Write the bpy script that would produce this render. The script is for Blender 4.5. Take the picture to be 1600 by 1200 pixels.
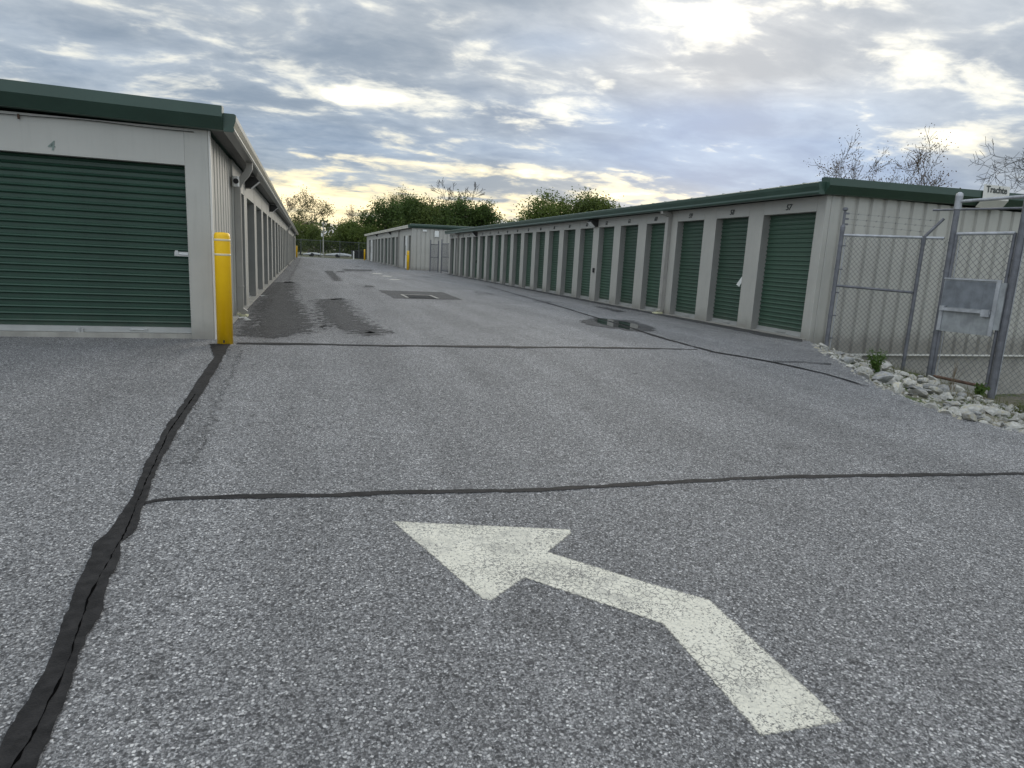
import bpy, math, random
import numpy as np
from mathutils import Vector, Matrix

# ------------------------------------------------------------------ camera, world, sun, exposure
S = bpy.context.scene
C = bpy.context.collection
for o in list(bpy.data.objects):
    bpy.data.objects.remove(o)
PI = math.pi
R = math.radians

cam = bpy.data.cameras.new('camera')
camo = bpy.data.objects.new('camera', cam)
C.objects.link(camo)
cam.sensor_fit = 'HORIZONTAL'
cam.sensor_width = 36.0
cam.lens = 36.0 * 1034.0 / 1600.0
cam.clip_start = 0.05
cam.clip_end = 3000
PIT, ROL, YAW = 0.188189, 0.0511889, 0.3059515
_fw = Vector((math.sin(YAW), math.cos(YAW), 0))
_rt = Vector((math.cos(YAW), -math.sin(YAW), 0))
_up = Vector((0, 0, 1))
fw = _fw * math.cos(PIT) - _up * math.sin(PIT)
u2 = _up * math.cos(PIT) + _fw * math.sin(PIT)
rt = _rt * math.cos(ROL) + u2 * math.sin(ROL)
up = u2 * math.cos(ROL) - _rt * math.sin(ROL)
camo.matrix_world = Matrix(((rt.x, up.x, -fw.x, 0), (rt.y, up.y, -fw.y, 0), (rt.z, up.z, -fw.z, 1.22), (0, 0, 0, 1)))
S.camera = camo

SUN_AZ, SUN_EL = 33.5, 19.0
S.view_settings.view_transform = 'Standard'
S.view_settings.look = 'None'
S.view_settings.gamma = 1.0
S.view_settings.exposure = 0.46
S.view_settings.use_curve_mapping = False

sl = bpy.data.lights.new('sun', 'SUN')
sl.energy = 0.9
sl.angle = R(28)
sl.color = (1.0, 0.92, 0.78)
so = bpy.data.objects.new('sun', sl)
C.objects.link(so)
sd = Vector((math.sin(R(SUN_AZ)) * math.cos(R(SUN_EL)), math.cos(R(SUN_AZ)) * math.cos(R(SUN_EL)), math.sin(R(SUN_EL))))
so.rotation_euler = (-sd).to_track_quat('-Z', 'Y').to_euler()
so.location = (20, 40, 60)


class NT:
    """tiny helper to wire node trees"""
    def __init__(s, tree):
        s.t = tree
        tree.nodes.clear()

    def n(s, typ, **kw):
        nd = s.t.nodes.new(typ)
        ins = kw.pop('ins', {})
        for k, v in kw.items():
            setattr(nd, k, v)
        for k, v in ins.items():
            s.set(nd.inputs[k], v)
        return nd

    def set(s, sock, v):
        if hasattr(v, 'is_output') or isinstance(v, bpy.types.NodeSocket):
            s.t.links.new(v, sock)
        else:
            sock.default_value = v

    def m(s, op, a, b=0.0, c=0.0, clamp=False):
        nd = s.t.nodes.new('ShaderNodeMath')
        nd.operation = op
        nd.use_clamp = clamp
        for i, v in enumerate((a, b, c)):
            s.set(nd.inputs[i], v)
        return nd.outputs[0]

    def mix(s, f, a, b):
        nd = s.t.nodes.new('ShaderNodeMix')
        nd.data_type = 'RGBA'
        s.set(nd.inputs[0], f)
        for i, v in ((6, a), (7, b)):
            if isinstance(v, tuple) and len(v) == 3:
                v = v + (1,)
            s.set(nd.inputs[i], v)
        return nd.outputs[2]

    def ss(s, x, lo, hi):
        nd = s.t.nodes.new('ShaderNodeMapRange')
        nd.interpolation_type = 'SMOOTHSTEP'
        s.set(nd.inputs[0], x)
        nd.inputs[1].default_value = lo
        nd.inputs[2].default_value = hi
        return nd.outputs[0]

    def noise(s, vec, scale, detail=3, rough=.5, dist=0.0):
        nd = s.t.nodes.new('ShaderNodeTexNoise')
        if vec is not None:
            s.set(nd.inputs['Vector'], vec)
        nd.inputs['Scale'].default_value = scale
        nd.inputs['Detail'].default_value = detail
        nd.inputs['Roughness'].default_value = rough
        nd.inputs['Distortion'].default_value = dist
        return nd.outputs[0]


W = bpy.data.worlds.new('World')
S.world = W
W.use_nodes = True
w = NT(W.node_tree)
tc = w.n('ShaderNodeTexCoord')
sep = w.n('ShaderNodeSeparateXYZ', ins={0: tc.outputs['Generated']})
dx, dy, dz = sep.outputs
az = w.m('MULTIPLY', w.m('ARCTAN2', dx, dy), 180 / PI)
el = w.m('MULTIPLY', w.m('ARCSINE', dz), 180 / PI)
zc = w.m('MAXIMUM', dz, 0.0)
den = w.m('ADD', zc, 0.16)
px = w.m('DIVIDE', dx, den)
py = w.m('DIVIDE', dy, den)
# the cloud deck, seen on a plane high above
pv = w.n('ShaderNodeCombineXYZ', ins={0: px, 1: py, 2: 0.0})
rot = w.n('ShaderNodeMapping', ins={0: pv.outputs[0], 2: (0, 0, R(14)), 3: (1.0, 1.35, 1.0)})
P = rot.outputs[0]
n1 = w.noise(P, 1.1, 3, .5, .3)
n2 = w.noise(P, 2.3, 5, .55, .5)
n3 = w.noise(P, 7.0, 5, .6, .3)
nn = w.m('ADD', w.m('MULTIPLY', n2, .68), w.m('MULTIPLY', n3, .32))


def blobs(L):
    """soft regions of the sky given as (azimuth, elevation, half width, half height, weight) in degrees"""
    tot = None
    for a, e, hw, hh, wt in L:
        u = w.m('DIVIDE', w.m('SUBTRACT', az, a), hw)
        v = w.m('DIVIDE', w.m('SUBTRACT', el, e), hh)
        q = w.m('ADD', w.m('MULTIPLY', u, u), w.m('MULTIPLY', v, v))
        g = w.m('MULTIPLY', w.m('EXPONENT', w.m('MULTIPLY', q, -0.75)), wt)
        tot = g if tot is None else w.m('ADD', tot, g)
    return tot


breaks = blobs([(33.3, 17.6, 2.5, 1.9, .85), (30.4, 17.2, 1.6, 1.4, .45), (34.7, 15.4, 2.6, .6, .5), (41.3, 18.9, 3.6, .7, .75),
                (47.9, 14.4, 3.6, 1.1, .75), (51.2, 12.0, 1.8, 1.4, .7), (44.0, 15.6, 2.0, .6, .55), (48.8, 9.8, 2.8, .75, .9),
                (24.0, 13.8, 1.0, .5, .9), (16.4, 11.4, 3.4, .95, 1.0), (8.1, 12.3, 4.0, 1.2, .85), (2.1, 11.5, 5.2, .8, .75),
                (-2.1, 13.6, 2.8, .9, .5), (4.6, 7.1, 3.8, .5, .95), (-10.7, 14.3, 1.7, .5, .6), (-14.8, 12.4, 1.6, .8, .5),
                (-17.2, 10.8, 2.4, .8, .5), (-8.4, 11.0, 3.2, 1.1, .5), (20.4, 7.0, 8.4, .5, .85), (12.9, 6.8, 4.5, .4, .65),
                (27.3, 5.8, 4.2, .8, .85), (3.1, 3.9, 6.5, 1.1, .9), (-1.8, 4.4, 4.0, 1.0, .8), (33.0, 9.5, .6, .25, .6), (17, 4.0, 10, .9, .7), (5, 2.2, 15, 1.7, .9)])
blue = blobs([(31.8, 11.4, 10.5, 1.5, .9), (31.1, 8.6, 10.0, 1.6, 1.0), (37.0, 7.0, 7.5, 1.5, .95), (0.0, 8.4, 6.5, 1.5, .30),
              (11.3, 8.6, 8.5, 1.3, .30), (41.4, 8.4, 4.0, 1.5, .7), (20, 16.5, 5, 1.0, .35), (46, 6.5, 6, 1.2, .6)])
# random breaks of the same kind all over the rest of the deck
wild = w.ss(n1, .50, .72)
outside = w.m('SUBTRACT', 1.0, w.m('MULTIPLY', w.ss(az, -40, -22), w.m('SUBTRACT', 1.0, w.ss(az, 56, 70)), clamp=True))
high = w.ss(el, 18, 26)
wildw = w.m('MULTIPLY', wild, w.m('MAXIMUM', w.m('MULTIPLY', outside, .55), w.m('MULTIPLY', high, .75)))
bsum = w.m('ADD', w.m('MULTIPLY', breaks, .92), wildw)
bsig = w.m('ADD', bsum, w.m('MULTIPLY', w.m('SUBTRACT', nn, .5), 5.4))
bsig = w.m('SUBTRACT', bsig, w.m('MULTIPLY', blue, .18))
bmask = w.ss(bsig, .16, 1.05)
bcore = w.ss(bsig, .85, 1.5)
# cloud base colour
lift = w.ss(w.m('ADD', w.m('MULTIPLY', nn, .62), w.m('MULTIPLY', n1, .38)), .38, .63)
grey = w.mix(lift, (.185, .235, .305), (.41, .455, .50))
bluec = w.mix(lift, (.115, .205, .370), (.215, .325, .49))
warmgrey = w.mix(w.ss(el, 9, 19), grey, w.mix(lift, (.205, .250, .305), (.43, .46, .485)))
bl = w.m('ADD', w.m('MULTIPLY', blue, 1.0), w.m('MULTIPLY', w.m('SUBTRACT', n1, .5), .9), clamp=True)
base = w.mix(bl, warmgrey, bluec)
edge = w.mix(w.ss(el, 3, 12), (.86, .74, .46), (.80, .78, .68))
core = w.mix(w.ss(el, 3, 12), (1.15, .95, .60), (1.7, 1.55, 1.22))
br = w.mix(bcore, edge, core)
cloud = w.mix(bmask, base, br)
# glow round the veiled sun and the light seen through the deck overhead
sdv = w.n('ShaderNodeVectorMath', operation='DOT_PRODUCT', ins={0: tc.outputs['Generated'], 1: tuple(sd)})
cosd = sdv.outputs['Value']
glow = w.m('POWER', w.m('MAXIMUM', cosd, 0.0), 30.0)
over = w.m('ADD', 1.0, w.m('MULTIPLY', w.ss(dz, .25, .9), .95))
# the deck opposite the low sun is lit from the front and so is paler than the backlit part ahead
front = w.m('ADD', 1.0, w.m('MULTIPLY', w.m('SUBTRACT', 1.0, w.ss(cosd, -.75, .30)), .85))
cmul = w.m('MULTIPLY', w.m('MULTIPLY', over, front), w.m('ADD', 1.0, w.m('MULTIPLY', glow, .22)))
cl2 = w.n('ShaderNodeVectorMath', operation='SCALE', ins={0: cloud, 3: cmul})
sky = w.n('ShaderNodeTexSky')
sky.sky_type = 'NISHITA'
sky.sun_disc = False
sky.sun_elevation = R(SUN_EL)
sky.sun_rotation = R(SUN_AZ)
sky.air_density = 1.0
sky.dust_density = 1.0
bg1 = w.n('ShaderNodeBackground', ins={0: sky.outputs[0], 1: 0.07})
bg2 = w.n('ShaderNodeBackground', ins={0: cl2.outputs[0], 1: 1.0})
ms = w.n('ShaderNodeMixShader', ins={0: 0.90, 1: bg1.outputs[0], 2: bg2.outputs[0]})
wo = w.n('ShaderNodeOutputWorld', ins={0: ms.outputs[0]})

# ------------------------------------------------------------------ materials
MATS = {}


def new_mat(name):
    m = bpy.data.materials.new(name)
    m.use_nodes = True
    t = NT(m.node_tree)
    out = t.n('ShaderNodeOutputMaterial')
    b = t.n('ShaderNodeBsdfPrincipled')
    t.t.links.new(b.outputs[0], out.inputs[0])
    MATS[name] = m
    return m, t, b, out


def col4(c):
    return (c[0], c[1], c[2], 1)


def simple(name, c, rough=.5, metal=0.0, var=.12, scale=3.0, bump=0.0, bscale=80., streak=0.0, spec=.5, c2=None, dirt=0.0, orand=0.0):
    m, t, b, out = new_mat(name)
    tcn = t.n('ShaderNodeTexCoord')
    ob = tcn.outputs['Object']
    n = t.noise(ob, scale, 5, .6)
    lo = tuple(x * (1 - var) for x in c)
    hi = tuple(min(1, x * (1 + var)) for x in c) if c2 is None else c2
    cc = t.mix(t.ss(n, .3, .7), lo, hi)
    if streak:
        mp = t.n('ShaderNodeMapping', ins={0: ob, 3: (7, 7, .5)})
        st = t.noise(mp.outputs[0], 3.0, 4, .6)
        cc = t.mix(t.m('MULTIPLY', t.ss(st, .5, .75), streak), cc, tuple(x * .62 for x in c))
    if dirt:
        geo = t.n('ShaderNodeNewGeometry')
        gs = t.n('ShaderNodeSeparateXYZ', ins={0: geo.outputs['Position']})
        hgt = t.m('ADD', gs.outputs[2], t.m('MULTIPLY', t.noise(geo.outputs['Position'], 5, 4), .35))
        cc = t.mix(t.m('MULTIPLY', t.m('SUBTRACT', 1.0, t.ss(hgt, .08, .5)), dirt), cc, (.16, .145, .12))
    if orand:
        inf = t.n('ShaderNodeObjectInfo')
        cc = t.n('ShaderNodeVectorMath', operation='SCALE', ins={0: cc, 3: t.m('ADD', 1 - orand / 2, t.m('MULTIPLY', inf.outputs['Random'], orand))}).outputs[0]
    t.set(b.inputs['Base Color'], cc)
    rn = t.m('ADD', rough - .06, t.m('MULTIPLY', n, .12))
    t.set(b.inputs['Roughness'], rn)
    b.inputs['Metallic'].default_value = metal
    b.inputs['Specular IOR Level'].default_value = spec
    if bump:
        bn = t.noise(ob, bscale, 4, .6)
        bp = t.n('ShaderNodeBump', ins={'Strength': bump, 'Distance': .01, 'Height': bn})
        t.set(b.inputs['Normal'], bp.outputs[0])
    return m


simple('beige', (.445, .433, .392), .48, var=.06, scale=1.2, streak=.20, bump=.05, bscale=220, dirt=.6)
simple('beige_header', (.465, .455, .415), .5, var=.04, scale=1.2, streak=.10, bump=.05, bscale=300)
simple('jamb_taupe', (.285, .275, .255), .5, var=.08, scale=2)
simple('trim_white', (.70, .68, .63), .45, var=.05)
simple('door_pale_green', (.050, .098, .066), .42, var=.12, scale=1.2, spec=.5, streak=.3, dirt=.35, orand=.28)  # lighter, greyer green than the wide end doors, for the lane-side curtains
simple('slat_pale_green', (.050, .098, .066), .42, var=.12, scale=1.2, spec=.5, streak=.3, dirt=.35)
simple('door_green', (.023, .062, .040), .38, var=.14, scale=1.4, spec=.5, streak=.3, dirt=.4)
simple('fascia_green', (.036, .072, .053), .36, var=.10, scale=1.5, spec=.5, streak=.15)
simple('gutter_grey', (.33, .33, .31), .32, metal=.55, var=.10)
simple('gutter_cream', (.62, .59, .50), .45, var=.12, scale=.8)
simple('downspout', (.36, .345, .315), .42, var=.06, dirt=.4)
simple('galvanized', (.165, .168, .185), .55, metal=.4, var=.20, scale=9, bump=.1, bscale=60, streak=.25)
simple('galv_bright', (.42, .43, .45), .5, metal=.4, var=.2, scale=6, streak=.5)
simple('wire', (.15, .15, .16), .6, metal=.3, var=.1)
simple('wire_far', (.12, .13, .13), .6, metal=.3, var=.1)
simple('plate_upper', (.20, .215, .235), .45, metal=.35, var=.22, scale=5, streak=.4)
simple('plate_lower', (.34, .355, .365), .45, metal=.35, var=.22, scale=5, streak=.5)
simple('yellow', (1.0, .570, .006), .38, var=.05, scale=3, dirt=.12)
simple('stripe', (.72, .62, .40), .35, var=.05)
simple('black', (.012, .012, .013), .5, var=.2)
simple('dark_metal', (.035, .033, .032), .45, var=.2)
simple('white_plastic', (.78, .78, .75), .4, var=.04)
simple('concrete', (.34, .325, .29), .85, var=.18, scale=2.5, bump=.3, bscale=60, streak=.35)
simple('curb', (.085, .080, .075), .8, var=.3, scale=4, bump=.2, bscale=60)
simple('splash', (.66, .64, .42), .6, var=.12)
simple('ink', (.06, .07, .065), .6, var=.1)
simple('ink_green', (.05, .13, .09), .6, var=.1)
simple('bar_grey', (.40, .40, .385), .45, metal=.2, var=.08)
simple('ink_pale', (.20, .25, .22), .6, var=.1)
simple('steel', (.55, .55, .54), .3, metal=.8, var=.1)
simple('bark', (.10, .085, .07), .9, var=.3, scale=8)
simple('bark_dark', (.055, .047, .042), .9, var=.3, scale=8)
simple('rust', (.11, .065, .045), .85, var=.4, scale=12)
simple('sealant', (.017, .016, .0165), .75, var=.35, scale=14, bump=.5, bscale=130, c2=(.032, .030, .030), spec=.2)
simple('crack_dark', (.002, .002, .002), .9, var=.2, spec=.02)
simple('tarp', (.36, .37, .37), .6, var=.2, scale=2)
simple('roof_green', (.05, .10, .075), .5, var=.1)
simple('glass_dark', (.03, .035, .04), .12, var=.1)
simple('mud', (.13, .115, .09), .95, var=.4, scale=5, bump=.6, bscale=40)


def asphalt(name, k=1.0, rough=.82, wet=0.0, spec=.45, fade=False):
    m, t, b, out = new_mat(name)
    geo = t.n('ShaderNodeNewGeometry')
    pos = geo.outputs['Position']
    flat = t.n('ShaderNodeVectorMath', operation='MULTIPLY', ins={0: pos, 1: (1, 1, 0)}).outputs[0]
    wob = t.n('ShaderNodeTexNoise', ins={'Vector': flat, 'Scale': 90., 'Detail': 2.})
    wv = t.n('ShaderNodeVectorMath', operation='SCALE', ins={0: wob.outputs['Color'], 3: .011})
    fv = t.n('ShaderNodeVectorMath', operation='ADD', ins={0: flat, 1: wv.outputs[0]}).outputs[0]
    v1 = t.n('ShaderNodeTexVoronoi', voronoi_dimensions='2D', ins={'Vector': fv, 'Scale': 118.0, 'Randomness': 1.0})
    v2 = t.n('ShaderNodeTexVoronoi', voronoi_dimensions='2D', ins={'Vector': fv, 'Scale': 260.0, 'Randomness': 1.0})
    c1 = t.n('ShaderNodeSeparateColor', ins={0: v1.outputs['Color']})
    c2 = t.n('ShaderNodeSeparateColor', ins={0: v2.outputs['Color']})
    # stones: most dark grey, some pale chips
    r1 = t.n('ShaderNodeValToRGB', ins={0: c1.outputs[0]})
    e = r1.color_ramp.elements
    e[0].position = 0.0
    e[0].color = (.050, .050, .053, 1)
    e[1].position = 1.0
    e[1].color = (.62, .62, .61, 1)
    for p_, v_ in ((.30, .105), (.60, .175), (.84, .27), (.95, .40)):
        q = r1.color_ramp.elements.new(p_)
        q.color = (v_, v_, v_ * 1.01, 1)
    v3 = t.n('ShaderNodeTexVoronoi', voronoi_dimensions='2D', ins={'Vector': fv, 'Scale': 74.0, 'Randomness': 1.0})
    c3 = t.n('ShaderNodeSeparateColor', ins={0: v3.outputs['Color']})
    chipm = t.m('MULTIPLY', t.ss(c3.outputs[0], .85, .89), t.m('SUBTRACT', 1.0, t.ss(v3.outputs['Distance'], .34, .46)))
    pitm = t.m('MULTIPLY', t.ss(c3.outputs[1], .84, .88), t.m('SUBTRACT', 1.0, t.ss(v3.outputs['Distance'], .40, .60)))
    stone_gap = t.ss(v1.outputs['Distance'], .30, .62)
    cc = t.mix(t.m('MULTIPLY', stone_gap, .75), r1.outputs[0], (.045, .045, .048))
    fine = t.mix(t.ss(c2.outputs[1], .1, .95), (.065, .065, .067), (.30, .30, .30))
    cc = t.mix(t.m('MULTIPLY', t.ss(c1.outputs[1], .45, .75), .75), cc, fine)
    cc = t.mix(t.m('MULTIPLY', chipm, .8), cc, t.mix(c3.outputs[2], (.22, .22, .22), (.58, .57, .56)))
    cc = t.mix(t.m('MULTIPLY', pitm, .8), cc, (.030, .030, .031))
    # large mottling: traffic wear, oil and damp
    big = t.noise(flat, .55, 5, .6, .4)
    mid = t.noise(flat, 3.2, 5, .65)
    stain = t.noise(flat, 1.3, 6, .7, .8)
    gain = t.m('ADD', .62, t.m('ADD', t.m('MULTIPLY', big, .5), t.m('MULTIPLY', mid, .26)))
    gain = t.m('MULTIPLY', gain, t.m('SUBTRACT', 1.0, t.m('MULTIPLY', t.ss(stain, .56, .72), .30)))
    tmap = t.n('ShaderNodeMapping', ins={0: flat, 2: (0, 0, R(6)), 3: (1.6, .16, 1)})
    track = t.noise(tmap.outputs[0], 1.0, 3, .5)
    gain = t.m('MULTIPLY', gain, t.m('ADD', .86, t.m('MULTIPLY', t.ss(track, .3, .7), .24)))
    spot = t.noise(flat, 5.5, 3, .5)
    gain = t.m('MULTIPLY', gain, t.m('SUBTRACT', 1.0, t.m('MULTIPLY', t.ss(spot, .66, .76), .42)))
    # beyond the cross joint the lane surface is slightly lighter
    lane = t.ss(t.n('ShaderNodeSeparateXYZ', ins={0: pos}).outputs[1], 8.65, 8.80)
    gain = t.m('MULTIPLY', gain, t.m('ADD', 1.0, t.m('MULTIPLY', lane, .10)))
    cc = t.n('ShaderNodeVectorMath', operation='MULTIPLY', ins={0: cc, 1: (1.006, .990, .982)}).outputs[0]
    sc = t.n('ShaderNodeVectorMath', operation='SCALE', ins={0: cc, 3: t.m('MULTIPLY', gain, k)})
    t.set(b.inputs['Base Color'], sc.outputs[0])
    b.inputs['Roughness'].default_value = rough
    b.inputs['Specular IOR Level'].default_value = spec
    h = t.m('ADD', t.m('MULTIPLY', v1.outputs['Distance'], -1.0), t.m('MULTIPLY', c1.outputs[2], .8))
    h = t.m('ADD', h, t.m('MULTIPLY', v2.outputs['Distance'], -.4))
    bp = t.n('ShaderNodeBump', ins={'Strength': .55 * (1 - wet), 'Distance': .004, 'Height': h})
    t.set(b.inputs['Normal'], bp.outputs[0])
    if fade:
        fade_out(t, b, out, flat, 6.0, 1.9)
    return m


def fade_out(t, b, out, vec, scale, amp):
    """ragged, feathered border from the point attribute 'fade'"""
    at = t.n('ShaderNodeAttribute', attribute_name='fade')
    nz = t.noise(vec, scale, 7, .72)
    f = t.m('ADD', at.outputs['Fac'], t.m('MULTIPLY', t.m('SUBTRACT', nz, .5), amp * 2.2))
    tr = t.n('ShaderNodeBsdfTransparent')
    mx = t.n('ShaderNodeMixShader', ins={0: t.ss(f, .16, .84), 1: tr.outputs[0], 2: b.outputs[0]})
    t.t.links.new(mx.outputs[0], out.inputs[0])


asphalt('asphalt', 1.20)
asphalt('asphalt_damp', .46, .80, .4, .25, True)
asphalt('asphalt_strip', 1.02, .8, .2, .4, True)
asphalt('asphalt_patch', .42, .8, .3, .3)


def paint_mat():
    m, t, b, out = new_mat('road_paint')
    geo = t.n('ShaderNodeNewGeometry')
    pos = geo.outputs['Position']
    v = t.n('ShaderNodeTexVoronoi', voronoi_dimensions='2D', feature='DISTANCE_TO_EDGE', ins={'Vector': pos, 'Scale': 27.0})
    wob = t.n('ShaderNodeTexNoise', ins={'Vector': pos, 'Scale': 30., 'Detail': 3.})
    wv = t.n('ShaderNodeVectorMath', operation='SCALE', ins={0: wob.outputs['Color'], 3: .05})
    pv2 = t.n('ShaderNodeVectorMath', operation='ADD', ins={0: pos, 1: wv.outputs[0]})
    t.set(v.inputs['Vector'], pv2.outputs[0])
    crackm = t.m('SUBTRACT', 1.0, t.ss(v.outputs['Distance'], .02, .085))
    area = t.ss(t.noise(pos, 3.0, 3), .40, .60)
    crackm = t.m('MULTIPLY', crackm, t.m('ADD', .12, t.m('MULTIPLY', area, .88)))
    vs = t.n('ShaderNodeTexVoronoi', voronoi_dimensions='2D', ins={'Vector': pos, 'Scale': 125.0})
    cs = t.n('ShaderNodeSeparateColor', ins={0: vs.outputs['Color']})
    wear = t.m('ADD', t.noise(pos, 60, 4, .7), t.m('MULTIPLY', t.noise(pos, 4.5, 4, .6), .45))
    pits = t.ss(t.m('ADD', wear, t.m('MULTIPLY', vs.outputs['Distance'], .30)), .86, 1.03)
    hole = t.m('MAXIMUM', t.m('MULTIPLY', pits, .85), t.m('MULTIPLY', crackm, .8))
    pc = t.mix(t.noise(pos, 9, 4), (.62, .590, .490), (.78, .745, .640))
    pc = t.mix(t.m('MULTIPLY', t.ss(cs.outputs[0], .3, .9), .22), pc, (.40, .40, .37))
    t.set(b.inputs['Base Color'], t.mix(hole, pc, (.085, .085, .085)))
    dirt = t.m('MULTIPLY', t.ss(t.noise(pos, 5.0, 5, .65, .6), .46, .66), .38)
    t.set(b.inputs['Base Color'], t.mix(dirt, t.mix(hole, pc, (.085, .085, .085)), (.24, .235, .215)))
    b.inputs['Roughness'].default_value = .75
    h = t.m('SUBTRACT', t.m('MULTIPLY', vs.outputs['Distance'], -.6), hole)
    bp = t.n('ShaderNodeBump', ins={'Strength': .4, 'Distance': .003, 'Height': h})
    t.set(b.inputs['Normal'], bp.outputs[0])
    fade_out(t, b, out, pos, 70.0, .8)


paint_mat()


def water_mat():
    m, t, b, out = new_mat('water')
    b.inputs['Base Color'].default_value = (.035, .035, .035, 1)
    b.inputs['Roughness'].default_value = .02
    b.inputs['Specular IOR Level'].default_value = .9
    b.inputs['IOR'].default_value = 1.45


water_mat()


def leaf_mat(name, dark, light, trans=.35):
    m, t, b, out = new_mat(name)
    geo = t.n('ShaderNodeNewGeometry')
    rnd = geo.outputs['Random Per Island']
    tcn = t.n('ShaderNodeTexCoord')
    n = t.noise(tcn.outputs['Object'], .6, 3)
    f = t.m('ADD', t.m('MULTIPLY', rnd, .6), t.m('MULTIPLY', t.ss(n, .3, .7), .4))
    cc = t.mix(f, dark, light)
    t.set(b.inputs['Base Color'], cc)
    b.inputs['Roughness'].default_value = .6
    b.inputs['Specular IOR Level'].default_value = .25
    tr = t.n('ShaderNodeBsdfTranslucent', ins={0: cc})
    mx = t.n('ShaderNodeMixShader', ins={0: trans, 1: b.outputs[0], 2: tr.outputs[0]})
    t.t.links.new(mx.outputs[0], out.inputs[0])


leaf_mat('leaf_dark', (.036, .062, .018), (.120, .180, .045))
leaf_mat('leaf_mid', (.050, .078, .020), (.140, .180, .045))
leaf_mat('leaf_fresh', (.060, .095, .020), (.160, .205, .045))
leaf_mat('leaf_olive', (.075, .080, .028), (.170, .165, .055))
leaf_mat('leaf_bud', (.085, .050, .035), (.150, .100, .060))
leaf_mat('leaf_weed', (.050, .100, .020), (.130, .200, .045))
leaf_mat('stalk', (.16, .12, .08), (.28, .22, .15))
leaf_mat('leaf_far', (.050, .062, .026), (.105, .115, .045))


def rock_mat(name, a, b_, y):
    m, t, b, out = new_mat(name)
    tcn = t.n('ShaderNodeTexCoord')
    inf = t.n('ShaderNodeObjectInfo')
    ofs = t.n('ShaderNodeVectorMath', operation='SCALE', ins={0: (13.1, 7.3, 3.7), 3: inf.outputs['Random']})
    pv3 = t.n('ShaderNodeVectorMath', operation='ADD', ins={0: tcn.outputs['Object'], 1: ofs.outputs[0]}).outputs[0]
    n = t.noise(pv3, 4.0, 6, .65)
    cc = t.mix(t.ss(n, .3, .7), a, b_)
    cc = t.mix(t.m('MULTIPLY', t.ss(t.noise(pv3, 2.2, 4), .52, .68), .6), cc, y)
    cc = t.mix(t.m('MULTIPLY', t.ss(t.noise(pv3, 16, 4), .58, .72), .5), cc, (.13, .125, .115))
    br = t.m('ADD', .72, t.m('MULTIPLY', inf.outputs['Random'], .4))
    sc = t.n('ShaderNodeVectorMath', operation='SCALE', ins={0: cc, 3: br})
    t.set(b.inputs['Base Color'], sc.outputs[0])
    b.inputs['Roughness'].default_value = .88
    bp = t.n('ShaderNodeBump', ins={'Strength': .6, 'Distance': .02, 'Height': t.noise(pv3, 22, 6, .7)})
    t.set(b.inputs['Normal'], bp.outputs[0])


rock_mat('rock_pale', (.37, .355, .32), (.60, .585, .54), (.50, .44, .28))
rock_mat('rock_grey', (.21, .21, .21), (.40, .395, .38), (.32, .28, .19))


def soil_mat():
    m, t, b, out = new_mat('soil')
    geo = t.n('ShaderNodeNewGeometry')
    pos = geo.outputs['Position']
    n = t.noise(pos, 1.5, 6, .65)
    n2 = t.noise(pos, 18, 5, .7)
    cc = t.mix(t.ss(n2, .3, .7), (.11, .098, .072), (.25, .225, .17))
    gr = t.mix(n2, (.045, .070, .018), (.10, .12, .04))
    cc = t.mix(t.ss(n, .42, .58), cc, gr)
    t.set(b.inputs['Base Color'], cc)
    b.inputs['Roughness'].default_value = .95
    bp = t.n('ShaderNodeBump', ins={'Strength': .7, 'Distance': .04, 'Height': n2})
    t.set(b.inputs['Normal'], bp.outputs[0])


soil_mat()
M = MATS


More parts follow.
